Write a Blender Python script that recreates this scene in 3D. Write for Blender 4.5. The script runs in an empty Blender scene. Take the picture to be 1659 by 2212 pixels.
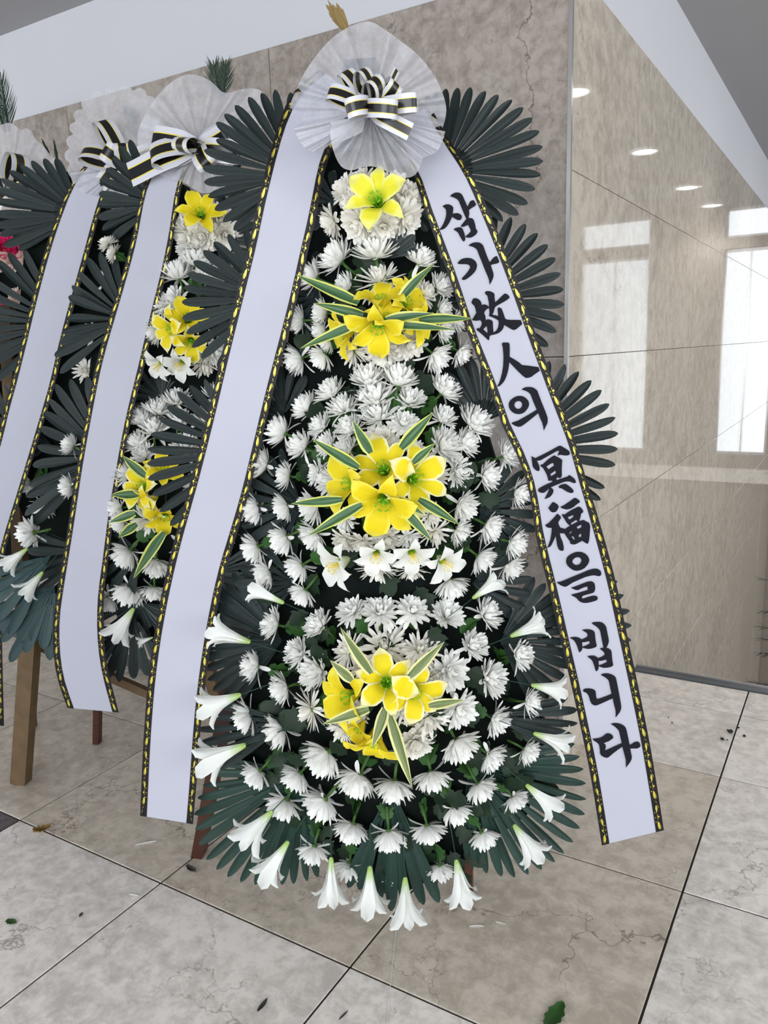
import bpy, bmesh, math, random
from mathutils import Vector, Matrix
from math import sin, cos, pi, radians, sqrt, atan2, exp

# ------------------------------------------------------------------ camera, sky, lights, exposure
S = bpy.context.scene
COL = S.collection
W_PX, H_PX = 1659.0, 2212.0
F_PX, YAW, PITCH, ROLL, CAM_H = 1695.6, 0.54722572, 0.20369135, -0.03284903, 1.5
fwd = Vector((-sin(YAW) * cos(PITCH), cos(YAW) * cos(PITCH), -sin(PITCH)))
rgt = Vector((cos(YAW), sin(YAW), 0.0))
upv = rgt.cross(fwd)
rgt, upv = rgt * cos(ROLL) + upv * sin(ROLL), upv * cos(ROLL) - rgt * sin(ROLL)
cam = bpy.data.cameras.new('camera')
cam.sensor_fit = 'VERTICAL'
cam.sensor_height = 36.0
cam.lens = 36.0 * F_PX / H_PX
cam.clip_start, cam.clip_end = 0.05, 200
camo = bpy.data.objects.new('camera', cam)
M = Matrix((rgt, upv, -fwd)).transposed().to_4x4()
M.translation = Vector((0, 0, CAM_H))
camo.matrix_world = M
COL.objects.link(camo)
S.camera = camo

S.view_settings.view_transform = 'Standard'
S.view_settings.look = 'None'
S.view_settings.gamma = 1.0
S.view_settings.exposure = 0.32
S.view_settings.use_curve_mapping = False

world = bpy.data.worlds.new('sky')
S.world = world
world.use_nodes = True
world.node_tree.nodes['Background'].inputs[0].default_value = (0.88, 0.94, 1.0, 1)
world.node_tree.nodes['Background'].inputs[1].default_value = 1.7


def area(name, loc, look, sx, sy, power, color):
    l = bpy.data.lights.new(name, 'AREA')
    l.shape = 'RECTANGLE'
    l.size, l.size_y, l.energy, l.color = sx, sy, power, color
    o = bpy.data.objects.new(name, l)
    o.location = loc
    o.rotation_euler = (Vector(look) - Vector(loc)).to_track_quat('-Z', 'Y').to_euler()
    COL.objects.link(o)
    return o


# daylight coming in through the open front of the hall, behind and to the right of the viewer
area('front_daylight', (0.8, -4.6, 1.7), (-1.2, 2.0, 1.1), 5.0, 2.4, 165, (0.93, 0.96, 1.0))
area('side_daylight', (4.6, 1.0, 1.7), (-1.0, 1.6, 1.0), 5.0, 2.2, 70, (0.95, 0.97, 1.0))

random.seed(7)
R = random.Random(11)


# ------------------------------------------------------------------ helpers
def mesh(name, verts, faces, mats=None, smooth=False, uvs=None, fmat=None):
    me = bpy.data.meshes.new(name)
    me.from_pydata([tuple(v) for v in verts], [], faces)
    if uvs is not None:
        uvl = me.uv_layers.new(name='UVMap')
        for li, l in enumerate(me.loops):
            uvl.data[li].uv = uvs[l.vertex_index]
    for m in (mats or []):
        me.materials.append(m)
    if fmat:
        for p, k in zip(me.polygons, fmat):
            p.material_index = k
    if smooth:
        for p in me.polygons:
            p.use_smooth = True
    me.update()
    return me


def obj(name, me, parent=None, mat=None):
    o = bpy.data.objects.new(name, me)
    COL.objects.link(o)
    if parent is not None:
        o.parent = parent
    if mat is not None:
        o.matrix_local = mat
    return o


def tag(o, label=None, cat=None, group=None, kind=None):
    if label:
        o['label'] = label
    if cat:
        o['category'] = cat
    if group:
        o['group'] = group
    if kind:
        o['kind'] = kind
    return o


class MB:
    """collects simple shapes into one mesh"""

    def __init__(self):
        self.v, self.f, self.uv, self.fm = [], [], [], []

    def add(self, vs, fs, uvs=None, m=0):
        b = len(self.v)
        self.v += [Vector(v) for v in vs]
        self.f += [tuple(i + b for i in f) for f in fs]
        self.uv += list(uvs) if uvs else [(0.5, 0.5)] * len(vs)
        self.fm += [m] * len(fs)

    def grid(self, P, nu, nv, uvs=None, m=0, close_u=False):
        fs = []
        for i in range(nu - (0 if close_u else 1)):
            for j in range(nv - 1):
                a, b = i * nv + j, ((i + 1) % nu) * nv + j
                fs.append((a, b, b + 1, a + 1))
        if uvs is None:
            uvs = [(i / max(1, nu - 1), j / max(1, nv - 1)) for i in range(nu) for j in range(nv)]
        self.add(P, fs, uvs, m)

    def box(self, a, b, m=0):
        x0, y0, z0 = a
        x1, y1, z1 = b
        self.add([(x0, y0, z0), (x1, y0, z0), (x1, y1, z0), (x0, y1, z0), (x0, y0, z1), (x1, y0, z1), (x1, y1, z1), (x0, y1, z1)],
                 [(3, 2, 1, 0), (4, 5, 6, 7), (0, 1, 5, 4), (1, 2, 6, 5), (2, 3, 7, 6), (3, 0, 4, 7)], None, m)

    def bar(self, p, q, w, d, m=0, up=(0, 1, 0), taper=1.0):
        p, q = Vector(p), Vector(q)
        z = (q - p).normalized()
        x = Vector(up).cross(z).normalized()
        y = z.cross(x)
        vs = []
        for c, k in ((p, 1.0), (q, taper)):
            for sx, sy in ((-1, -1), (1, -1), (1, 1), (-1, 1)):
                vs.append(c + x * sx * w / 2 * k + y * sy * d / 2 * k)
        self.add(vs, [(3, 2, 1, 0), (4, 5, 6, 7), (0, 1, 5, 4), (1, 2, 6, 5), (2, 3, 7, 6), (3, 0, 4, 7)], None, m)

    def tube(self, pts, r0, r1=None, n=6, m=0):
        pts = [Vector(p) for p in pts]
        r1 = r0 if r1 is None else r1
        P = []
        k = len(pts)
        for i, p in enumerate(pts):
            t = (pts[min(i + 1, k - 1)] - pts[max(i - 1, 0)]).normalized()
            a = t.cross(Vector((0.31, 0.87, 0.38))).normalized()
            b = t.cross(a)
            r = r0 + (r1 - r0) * i / max(1, k - 1)
            P.append([p + a * r * cos(2 * pi * j / n) + b * r * sin(2 * pi * j / n) for j in range(n)])
        vs = [v for ring in P for v in ring]
        fs = []
        for i in range(k - 1):
            for j in range(n):
                fs.append((i * n + j, i * n + (j + 1) % n, (i + 1) * n + (j + 1) % n, (i + 1) * n + j))
        fs.append(tuple(range(n))[::-1])
        fs.append(tuple((k - 1) * n + j for j in range(n)))
        self.add(vs, fs, None, m)

    def mesh(self, name, mats, smooth=False):
        return mesh(name, self.v, self.f, mats, smooth, self.uv, self.fm)


# ------------------------------------------------------------------ materials
def nodes(name):
    m = bpy.data.materials.new(name)
    m.use_nodes = True
    nt = m.node_tree
    b = nt.nodes['Principled BSDF']
    return m, nt, b


def N(nt, kind, **kw):
    n = nt.nodes.new(kind)
    for k, v in kw.items():
        if k.startswith('i_'):
            key = k[2:]
            key = int(key) if key.isdigit() else key.replace('_', ' ')
            n.inputs[key].default_value = v
        else:
            setattr(n, k, v)
    return n


def ramp(nt, fac, stops, interp='LINEAR'):
    r = nt.nodes.new('ShaderNodeValToRGB')
    r.color_ramp.interpolation = interp
    e = r.color_ramp.elements
    while len(e) < len(stops):
        e.new(0.5)
    for k, (p, c) in zip(e, stops):
        k.position = p
        k.color = (c[0], c[1], c[2], 1) if not isinstance(c, float) else (c, c, c, 1)
    nt.links.new(fac, r.inputs[0])
    return r


def mix(nt, fac, a, b, blend='MIX'):
    n = nt.nodes.new('ShaderNodeMix')
    n.data_type = 'RGBA'
    n.blend_type = blend
    for val, idx in ((fac, 0), (a, 6), (b, 7)):
        if isinstance(val, (int, float)):
            n.inputs[idx].default_value = val
        elif isinstance(val, tuple):
            n.inputs[idx].default_value = (*val, 1)
        else:
            nt.links.new(val, n.inputs[idx])
    return n.outputs[2]


def plain(name, col, rough=0.6, spec=0.3, metal=0.0, var=0.06, scale=30, emit=None):
    m, nt, b = nodes(name)
    tc = N(nt, 'ShaderNodeTexCoord')
    nz = N(nt, 'ShaderNodeTexNoise', i_Scale=scale, i_Detail=3.0)
    nt.links.new(tc.outputs['Object'], nz.inputs['Vector'])
    c = mix(nt, nz.outputs[0], tuple(x * (1 - var) for x in col), tuple(min(1, x * (1 + var)) for x in col))
    nt.links.new(c, b.inputs['Base Color'])
    b.inputs['Roughness'].default_value = rough
    b.inputs['Specular IOR Level'].default_value = spec
    b.inputs['Metallic'].default_value = metal
    if emit:
        b.inputs['Emission Color'].default_value = (*emit[0], 1)
        b.inputs['Emission Strength'].default_value = emit[1]
    return m


def leafy(m, nt, b, trans, col):
    """thin petal: principled mixed with translucency"""
    t = N(nt, 'ShaderNodeBsdfTranslucent')
    nt.links.new(col, t.inputs[0])
    mx = N(nt, 'ShaderNodeMixShader')
    mx.inputs[0].default_value = trans
    out = nt.nodes['Material Output']
    nt.links.new(b.outputs[0], mx.inputs[1])
    nt.links.new(t.outputs[0], mx.inputs[2])
    nt.links.new(mx.outputs[0], out.inputs[0])


def petal_mat(name, base, tip, edge=None, trans=0.25, rough=0.6, p0=0.12, p1=0.45, e0=0.55, e1=0.95):
    m, nt, b = nodes(name)
    uv = N(nt, 'ShaderNodeUVMap')
    sp = N(nt, 'ShaderNodeSeparateXYZ')
    nt.links.new(uv.outputs[0], sp.inputs[0])
    r = ramp(nt, sp.outputs[1], [(p0, base), (p1, tip)])
    col = r.outputs[0]
    if edge:
        a = N(nt, 'ShaderNodeMath', operation='MULTIPLY_ADD', i_1=2.0, i_2=-1.0)
        nt.links.new(sp.outputs[0], a.inputs[0])
        ab = N(nt, 'ShaderNodeMath', operation='ABSOLUTE')
        nt.links.new(a.outputs[0], ab.inputs[0])
        tc = N(nt, 'ShaderNodeTexCoord')
        nz = N(nt, 'ShaderNodeTexNoise', i_Scale=14.0, i_Detail=2.0)
        nt.links.new(tc.outputs['Object'], nz.inputs['Vector'])
        oi = N(nt, 'ShaderNodeObjectInfo')
        ad = N(nt, 'ShaderNodeMath', operation='MULTIPLY_ADD', i_1=0.35)
        nt.links.new(nz.outputs[0], ad.inputs[0])
        nt.links.new(ab.outputs[0], ad.inputs[2])
        mxv = N(nt, 'ShaderNodeMath', operation='MAXIMUM')
        tipv = N(nt, 'ShaderNodeMath', operation='MULTIPLY_ADD', i_1=1.05, i_2=0.1)
        nt.links.new(sp.outputs[1], tipv.inputs[0])
        nt.links.new(ad.outputs[0], mxv.inputs[0])
        nt.links.new(tipv.outputs[0], mxv.inputs[1])
        er = ramp(nt, mxv.outputs[0], [(e0, 0.0), (e1, 1.0)])
        col = mix(nt, er.outputs[0], col, edge)
    nt.links.new(col, b.inputs['Base Color'])
    b.inputs['Roughness'].default_value = rough
    b.inputs['Specular IOR Level'].default_value = 0.25
    wv = N(nt, 'ShaderNodeMath', operation='MULTIPLY', i_1=70.0)
    nt.links.new(sp.outputs[0], wv.inputs[0])
    sn = N(nt, 'ShaderNodeMath', operation='SINE')
    nt.links.new(wv.outputs[0], sn.inputs[0])
    bp = N(nt, 'ShaderNodeBump', i_Strength=0.12, i_Distance=0.002)
    nt.links.new(sn.outputs[0], bp.inputs['Height'])
    nt.links.new(bp.outputs[0], b.inputs['Normal'])
    leafy(m, nt, b, trans, col)
    return m


def fan_mat(name, dark, light, rough=0.42):
    m, nt, b = nodes(name)
    uv = N(nt, 'ShaderNodeUVMap')
    sp = N(nt, 'ShaderNodeSeparateXYZ')
    nt.links.new(uv.outputs[0], sp.inputs[0])
    wv = N(nt, 'ShaderNodeMath', operation='MULTIPLY', i_1=88.0)
    nt.links.new(sp.outputs[0], wv.inputs[0])
    sn = N(nt, 'ShaderNodeMath', operation='SINE')
    nt.links.new(wv.outputs[0], sn.inputs[0])
    oi = N(nt, 'ShaderNodeObjectInfo')
    tc = N(nt, 'ShaderNodeTexCoord')
    nz = N(nt, 'ShaderNodeTexNoise', i_Scale=6.0, i_Detail=3.0)
    nt.links.new(tc.outputs['Object'], nz.inputs['Vector'])
    f = N(nt, 'ShaderNodeMath', operation='MULTIPLY_ADD', i_1=0.5, i_2=0.0)
    nt.links.new(oi.outputs['Random'], f.inputs[0])
    f2 = N(nt, 'ShaderNodeMath', operation='MULTIPLY_ADD', i_1=0.5)
    nt.links.new(nz.outputs[0], f2.inputs[0])
    nt.links.new(f.outputs[0], f2.inputs[2])
    c = mix(nt, f2.outputs[0], dark, light)
    nt.links.new(c, b.inputs['Base Color'])
    b.inputs['Roughness'].default_value = rough
    b.inputs['Specular IOR Level'].default_value = 0.42
    bp = N(nt, 'ShaderNodeBump', i_Strength=0.35, i_Distance=0.0015)
    nt.links.new(sn.outputs[0], bp.inputs['Height'])
    nt.links.new(bp.outputs[0], b.inputs['Normal'])
    return m


def variegated_mat(name, g0, g1, edge, thr):
    m, nt, b = nodes(name)
    uv = N(nt, 'ShaderNodeUVMap')
    sp = N(nt, 'ShaderNodeSeparateXYZ')
    nt.links.new(uv.outputs[0], sp.inputs[0])
    mp = N(nt, 'ShaderNodeMapping')
    mp.inputs['Scale'].default_value = (16, 1.6, 1)
    oi = N(nt, 'ShaderNodeObjectInfo')
    nt.links.new(oi.outputs['Random'], mp.inputs['Location'])
    nt.links.new(uv.outputs[0], mp.inputs[0])
    nz = N(nt, 'ShaderNodeTexNoise', i_Scale=1.0, i_Detail=2.0)
    nt.links.new(mp.outputs[0], nz.inputs['Vector'])
    st = ramp(nt, nz.outputs[0], [(0.38, g0), (0.62, g1)])
    a = N(nt, 'ShaderNodeMath', operation='MULTIPLY_ADD', i_1=2.0, i_2=-1.0)
    nt.links.new(sp.outputs[0], a.inputs[0])
    ab = N(nt, 'ShaderNodeMath', operation='ABSOLUTE')
    nt.links.new(a.outputs[0], ab.inputs[0])
    ad = N(nt, 'ShaderNodeMath', operation='MULTIPLY_ADD', i_1=0.3)
    nt.links.new(nz.outputs[0], ad.inputs[0])
    nt.links.new(ab.outputs[0], ad.inputs[2])
    er = ramp(nt, ad.outputs[0], [(thr, 0.0), (thr + 0.05, 1.0)])
    c = mix(nt, er.outputs[0], st.outputs[0], edge)
    nt.links.new(c, b.inputs['Base Color'])
    b.inputs['Roughness'].default_value = 0.45
    leafy(m, nt, b, 0.15, c)
    return m


def marble(name, base, light, vein, rough, vscale=1.6, vein_amt=0.7, mottle=5.0, coat=0.0, flip=False, tilevar=0.1):
    m, nt, b = nodes(name)
    tc = N(nt, 'ShaderNodeTexCoord')
    oi = N(nt, 'ShaderNodeObjectInfo')
    mul = N(nt, 'ShaderNodeMath', operation='MULTIPLY', i_1=23.0)
    nt.links.new(oi.outputs['Random'], mul.inputs[0])
    add = N(nt, 'ShaderNodeVectorMath', operation='ADD')
    nt.links.new(tc.outputs['Object'], add.inputs[0])
    nt.links.new(mul.outputs[0], add.inputs[1])
    P = add.outputs[0]
    big = N(nt, 'ShaderNodeTexNoise', i_Scale=mottle * 0.35, i_Detail=5.0, i_Roughness=0.6)
    nt.links.new(P, big.inputs['Vector'])
    fine = N(nt, 'ShaderNodeTexNoise', i_Scale=mottle * 5, i_Detail=5.0, i_Roughness=0.7, i_Distortion=0.25)
    nt.links.new(P, fine.inputs['Vector'])
    bl = N(nt, 'ShaderNodeMath', operation='MULTIPLY_ADD', i_1=0.8)
    nt.links.new(fine.outputs[0], bl.inputs[0])
    b2 = N(nt, 'ShaderNodeMath', operation='MULTIPLY', i_1=0.36)
    nt.links.new(big.outputs[0], b2.inputs[0])
    nt.links.new(b2.outputs[0], bl.inputs[2])
    r = ramp(nt, bl.outputs[0], [(0.46, base), (0.66, light)])
    col = r.outputs[0]
    # dark crack veins: warped thin ridges, masked so that they come and go
    warp = N(nt, 'ShaderNodeTexNoise', i_Scale=7.0, i_Detail=4.0, i_Roughness=0.65)
    nt.links.new(P, warp.inputs['Vector'])
    wm = N(nt, 'ShaderNodeVectorMath', operation='SCALE')
    wm.inputs['Scale'].default_value = 0.22
    nt.links.new(warp.outputs['Color'], wm.inputs[0])
    wa = N(nt, 'ShaderNodeVectorMath', operation='ADD')
    nt.links.new(P, wa.inputs[0])
    nt.links.new(wm.outputs[0], wa.inputs[1])
    vo = N(nt, 'ShaderNodeTexVoronoi', feature='DISTANCE_TO_EDGE', i_Scale=vscale)
    nt.links.new(wa.outputs[0], vo.inputs['Vector'])
    v1 = ramp(nt, vo.outputs['Distance'], [(0.0, 1.0), (0.0065, 0.0)])
    vo2 = N(nt, 'ShaderNodeTexVoronoi', feature='DISTANCE_TO_EDGE', i_Scale=vscale * 2.7)
    nt.links.new(wa.outputs[0], vo2.inputs['Vector'])
    v2 = ramp(nt, vo2.outputs['Distance'], [(0.0, 0.85), (0.010, 0.0)])
    msk = N(nt, 'ShaderNodeTexNoise', i_Scale=1.9, i_Detail=3.0)
    nt.links.new(P, msk.inputs['Vector'])
    mr = ramp(nt, msk.outputs[0], [(0.44, 0.0), (0.58, 1.0)])
    msk2 = N(nt, 'ShaderNodeTexNoise', i_Scale=4.1, i_Detail=3.0)
    nt.links.new(P, msk2.inputs['Vector'])
    mr2 = ramp(nt, msk2.outputs[0], [(0.50, 0.0), (0.60, 1.0)])
    k1 = mix(nt, 1.0, v1.outputs[0], mr.outputs[0], 'MULTIPLY')
    k2 = mix(nt, 1.0, v2.outputs[0], mr2.outputs[0], 'MULTIPLY')
    kk = mix(nt, 1.0, k1, k2, 'ADD')
    km = N(nt, 'ShaderNodeMath', operation='MULTIPLY', i_1=vein_amt)
    nt.links.new(kk, km.inputs[0])
    col = mix(nt, km.outputs[0], col, vein)
    tv = ramp(nt, oi.outputs['Random'], [(0.0, 1.0 - tilevar), (1.0, 1.0)])
    col = mix(nt, 1.0, col, tv.outputs[0], 'MULTIPLY')
    nt.links.new(col, b.inputs['Base Color'])
    b.inputs['Roughness'].default_value = rough
    b.inputs['Specular IOR Level'].default_value = 0.5
    b.inputs['Coat Weight'].default_value = coat
    b.inputs['Coat Roughness'].default_value = 0.02
    return m


MT = {}
MT['mum'] = petal_mat('white_petal', (0.78, 0.78, 0.56), (0.96, 0.96, 0.93), None, 0.28, p0=0.0, p1=0.22)
MT['mum_cream'] = petal_mat('cream_petal', (0.83, 0.78, 0.58), (0.96, 0.94, 0.88), None, 0.3, p0=0.0, p1=0.3)
MT['yellow'] = petal_mat('yellow_petal', (0.70, 0.56, 0.01), (0.84, 0.67, 0.012), (0.88, 0.76, 0.08), 0.22, e0=0.9, e1=1.3)
MT['yellow_pale'] = petal_mat('pale_edged_yellow_petal', (0.60, 0.56, 0.02), (0.85, 0.69, 0.015), (0.88, 0.84, 0.46), 0.22, e0=0.92, e1=1.22)
MT['lemon'] = petal_mat('lemon_petal', (0.45, 0.62, 0.03), (0.86, 0.80, 0.05), (0.88, 0.86, 0.25), 0.25, e0=0.8, e1=1.25)
MT['white_lily'] = petal_mat('white_lily_petal', (0.62, 0.68, 0.30), (0.87, 0.88, 0.84), None, 0.3, p0=0.02, p1=0.32)
MT['trumpet'] = petal_mat('white_trumpet_petal', (0.42, 0.62, 0.12), (0.87, 0.89, 0.86), None, 0.3, p0=0.02, p1=0.36)
MT['fan'] = fan_mat('dark_palm', (0.008, 0.014, 0.014), (0.021, 0.034, 0.033), 0.36)
MT['fan_green'] = fan_mat('green_palm', (0.008, 0.028, 0.020), (0.018, 0.050, 0.038), 0.36)
MT['fan_teal'] = fan_mat('teal_palm', (0.018, 0.042, 0.045), (0.045, 0.085, 0.088), 0.33)
MT['vari'] = variegated_mat('variegated_leaf', (0.022, 0.085, 0.034), (0.10, 0.20, 0.085), (0.68, 0.70, 0.16), 0.80)
MT['vari_olive'] = variegated_mat('olive_variegated_leaf', (0.10, 0.15, 0.05), (0.24, 0.29, 0.11), (0.72, 0.70, 0.32), 0.76)
MT['leaf'] = plain('mum_leaf_green', (0.026, 0.085, 0.016), 0.55, 0.3, 0, 0.4, 25)
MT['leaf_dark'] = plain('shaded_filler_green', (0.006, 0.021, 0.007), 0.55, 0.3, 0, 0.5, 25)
MT['stem'] = plain('stem_green', (0.06, 0.13, 0.03), 0.6, 0.3, 0, 0.3, 40)
MT['wire'] = plain('wire_green', (0.015, 0.05, 0.035), 0.5)
MT['stamen'] = plain('stamen_green', (0.20, 0.48, 0.02), 0.5)
MT['stamen_yellow'] = plain('stamen_yellow', (0.80, 0.60, 0.02), 0.5)
MT['base'] = plain('dark_netting', (0.004, 0.007, 0.006), 0.9, 0.1, 0, 0.5, 60)
MT['satin'] = plain('white_satin', (0.425, 0.43, 0.50), 0.45, 0.3, 0, 0.02, 12)
MT['black'] = plain('black_satin', (0.006, 0.005, 0.006), 0.5, 0.25, 0, 0.1, 30)
MT['ink'] = plain('black_ink', (0.010, 0.010, 0.015), 0.7, 0.12, 0, 0.1, 30)
MT['gold'] = plain('gold_foil', (0.60, 0.51, 0.07), 0.36, 0.5, 0.5, 0.08, 60)
MT['wood'] = plain('red_brown_wood', (0.06, 0.02, 0.011), 0.5, 0.4, 0, 0.4, 22)
MT['wood_pale'] = plain('pale_brown_wood', (0.13, 0.085, 0.045), 0.7, 0.2, 0, 0.3, 26)
MT['frond'] = plain('dark_cycad_green', (0.012, 0.03, 0.016), 0.45)
MT['frond_dry'] = plain('dry_straw_brown', (0.22, 0.15, 0.055), 0.7)
MT['paint'] = plain('white_paint', (0.57, 0.57, 0.60), 0.8, 0.2, 0, 0.015, 3)
MT['ceiling'] = plain('ceiling_paint', (0.35, 0.345, 0.355), 0.9, 0.1, 0, 0.015, 3)
MT['trim'] = plain('dark_metal_trim', (0.075, 0.085, 0.095), 0.35, 0.5, 0.3)
MT['steel'] = plain('steel_edge', (0.55, 0.53, 0.52), 0.25, 0.5, 0.8)
MT['grout'] = plain('grout', (0.035, 0.03, 0.028), 0.9)
MT['frame'] = plain('window_frame_paint', (0.34, 0.295, 0.25), 0.6)
MT['lamp'] = plain('lamp_glow', (1, 1, 1), 0.5, emit=((1, 0.99, 0.97), 14.0))
MT['lamp_rim'] = plain('lamp_rim', (0.8, 0.8, 0.8), 0.4)
MT['red'] = petal_mat('crimson_petal', (0.45, 0.01, 0.06), (0.72, 0.03, 0.16), None, 0.2)
MT['peach'] = petal_mat('peach_petal', (0.70, 0.50, 0.40), (0.84, 0.68, 0.60), None, 0.3)
MT['soil'] = plain('dark_soil', (0.02, 0.025, 0.02), 0.9)
MT['dry'] = plain('dry_brown_leaf', (0.20, 0.12, 0.03), 0.7)
MT['dead'] = plain('dead_dark_leaf', (0.06, 0.055, 0.05), 0.7)
MT['pot'] = plain('grey_pot', (0.15, 0.15, 0.15), 0.6)
MT['wall'] = marble('wall_marble', (0.255, 0.215, 0.185), (0.40, 0.35, 0.31), (0.09, 0.065, 0.05), 0.14, 1.5, 0.85, 4.5, 0.0, tilevar=0.10)
MT['wall_polished'] = marble('polished_wall_marble', (0.40, 0.35, 0.285), (0.57, 0.505, 0.42), (0.16, 0.125, 0.095), 0.035, 1.8, 0.6, 3.2, 0.0, tilevar=0.06)
MT['tile_light'] = marble('pale_floor_marble', (0.64, 0.59, 0.54), (0.92, 0.865, 0.80), (0.20, 0.16, 0.14), 0.30, 1.7, 0.7, 4.0, tilevar=0.06)
MT['tile_beige'] = marble('beige_floor_marble', (0.48, 0.42, 0.345), (0.70, 0.625, 0.53), (0.15, 0.11, 0.08), 0.28, 1.7, 0.8, 4.0, tilevar=0.06)
MT['tile_dark'] = marble('dark_floor_marble', (0.035, 0.025, 0.024), (0.10, 0.075, 0.07), (0.2, 0.16, 0.14), 0.25, 2.2, 0.5, 5.0)


def tulle_mat():
    m, nt, b = nodes('white_tulle')
    tc = N(nt, 'ShaderNodeTexCoord')
    nz = N(nt, 'ShaderNodeTexNoise', i_Scale=16.0, i_Detail=6.0, i_Roughness=0.7)
    nt.links.new(tc.outputs['Object'], nz.inputs['Vector'])
    d = N(nt, 'ShaderNodeBsdfDiffuse')
    d.inputs[0].default_value = (0.76, 0.76, 0.80, 1)
    t = N(nt, 'ShaderNodeBsdfTranslucent')
    t.inputs[0].default_value = (0.76, 0.76, 0.80, 1)
    m1 = N(nt, 'ShaderNodeMixShader')
    m1.inputs[0].default_value = 0.4
    nt.links.new(d.outputs[0], m1.inputs[1])
    nt.links.new(t.outputs[0], m1.inputs[2])
    tr = N(nt, 'ShaderNodeBsdfTransparent')
    m2 = N(nt, 'ShaderNodeMixShader')
    r = ramp(nt, nz.outputs[0], [(0.35, 0.46), (0.65, 0.74)])
    nt.links.new(r.outputs[0], m2.inputs[0])
    nt.links.new(tr.outputs[0], m2.inputs[1])
    nt.links.new(m1.outputs[0], m2.inputs[2])
    nt.links.new(m2.outputs[0], nt.nodes['Material Output'].inputs[0])
    return m


def bow_mat():
    m, nt, b = nodes('striped_bow_ribbon')
    uv = N(nt, 'ShaderNodeUVMap')
    sp = N(nt, 'ShaderNodeSeparateXYZ')
    nt.links.new(uv.outputs[0], sp.inputs[0])
    w, g, k = (0.60, 0.60, 0.65), (0.75, 0.62, 0.08), (0.007, 0.007, 0.009)
    r = ramp(nt, sp.outputs[0], [(0.0, w), (0.24, g), (0.285, k), (0.715, g), (0.76, w)], 'CONSTANT')
    nt.links.new(r.outputs[0], b.inputs['Base Color'])
    b.inputs['Roughness'].default_value = 0.28
    b.inputs['Specular IOR Level'].default_value = 0.5
    return m


MT['tulle'] = tulle_mat()
MT['bow'] = bow_mat()


# ------------------------------------------------------------------ the hall
XC, YL, ZM, ZC, YE, YF, ZLOW = -0.81, 2.47, 2.58, 2.94, 3.568, 10.0, -3.6


def slab(name, a, b, mat, parent=None, kind='structure'):
    m = MB()
    m.box(a, b)
    o = obj(name, m.mesh(name, [mat]), parent)
    if parent is None and kind:
        o['kind'] = kind
    return o


def panel_mesh(name, a, b, mat, bev=0.0015):
    bm = bmesh.new()
    bmesh.ops.create_cube(bm, size=1.0)
    for v in bm.verts:
        v.co = Vector([a[i] + (v.co[i] + 0.5) * (b[i] - a[i]) for i in range(3)])
    bmesh.ops.bevel(bm, geom=list(bm.edges), offset=bev, segments=1, affect='EDGES')
    me = bpy.data.meshes.new(name)
    bm.to_mesh(me)
    bm.free()
    me.materials.append(mat)
    return me


floor = slab('floor', (-7.0, -5.0, -0.30), (7.0, YE - 0.002, -0.0035), MT['grout'])
xs = [-2.302 + 0.661 * k for k in range(-7, 13)]
ys = [1.374 + 0.676 * k for k in range(-8, 3)] + [3.256, 3.512]
G = 0.0030
for i in range(len(xs) - 1):
    for j in range(len(ys) - 1):
        x0, x1, y0, y1 = xs[i], xs[i + 1], ys[j], ys[j + 1]
        cx, cy = (x0 + x1) / 2, (y0 + y1) / 2
        mt = 'tile_light'
        if cx < -0.32 and 1.37 < cy < 2.72:
            mt = 'tile_beige'
        if -2.96 < cx < -2.31 and 0.70 < cy < 1.37:
            mt = 'tile_dark'
        dz = R.uniform(-0.0006, 0.0006)
        obj('tile', panel_mesh('tile', (x0 + G, y0 + G, -0.014), (x1 - G, y1 - G, dz), MT[mt], 0.001), floor)
slab('trim_1', (XC, 3.512, -0.02), (7.0, YE, 0.006), MT['trim'])
slab('trim_2', (XC, YE - 0.006, 0.006), (7.0, YE, 0.014), MT['steel'])
slab('floor_lower', (XC, YE, ZLOW - 0.2), (7.0, YF, ZLOW), MT['tile_beige'])
slab('wall_stairwell', (XC, YE - 0.4, ZLOW), (7.0, YE - 0.01, -0.30), MT['paint'])

wl = slab('wall_left', (-7.0, YL + 0.022, -0.3), (XC - 0.022, YL + 0.30, ZM), MT['grout'])
px = XC
zs = [0.0, 0.34, 1.46, ZM]
while px > -6.9:
    for k in range(3):
        obj('panel', panel_mesh('panel', (px - 1.12 + 0.001, YL, zs[k] + 0.001), (px - 0.001, YL + 0.02, zs[k + 1] - 0.001), MT['wall']), wl)
    px -= 1.12
wr = slab('wall_right', (XC - 0.30, YL + 0.022, ZLOW), (XC - 0.022, YF + 0.3, ZM), MT['grout'])
zr = [ZLOW, -2.80, -2.18, -1.56, -0.94, -0.31, 0.27, 0.854, 1.46, 2.02, ZM]
py, k = YL, 0
tilts = [0.0, 0.0012, -0.0010, 0.0008, -0.0006, 0.0, 0.0005]
while py < YF - 0.2:
    y1 = min(py + 1.073, YF)
    t = tilts[k % len(tilts)]
    for q in range(len(zr) - 1):
        me = panel_mesh('panel', (XC - 0.02, py + 0.001, zr[q] + 0.001), (XC, y1 - 0.001, zr[q + 1] - 0.001), MT['wall_polished'], 0.0012)
        o = obj('panel', me, wr)
        tt = t + R.uniform(-0.0005, 0.0005)
        c = Vector((XC, (py + y1) / 2, 0))
        o.matrix_local = Matrix.Translation(c) @ Matrix.Rotation(tt, 4, 'Z') @ Matrix.Translation(-c)
    py, k = y1, k + 1
slab('trim_3', (XC - 0.006, YL - 0.006, 0.0), (XC + 0.006, YL + 0.008, ZM), MT['steel'])
slab('baseboard_left', (-7.0, YL - 0.008, 0.0), (XC, YL - 0.0005, 0.06), MT['trim'])
slab('wall_upper_left', (-7.0, YL + 0.006, ZM), (XC - 0.006, YL + 0.30, ZC), MT['paint'])
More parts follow.
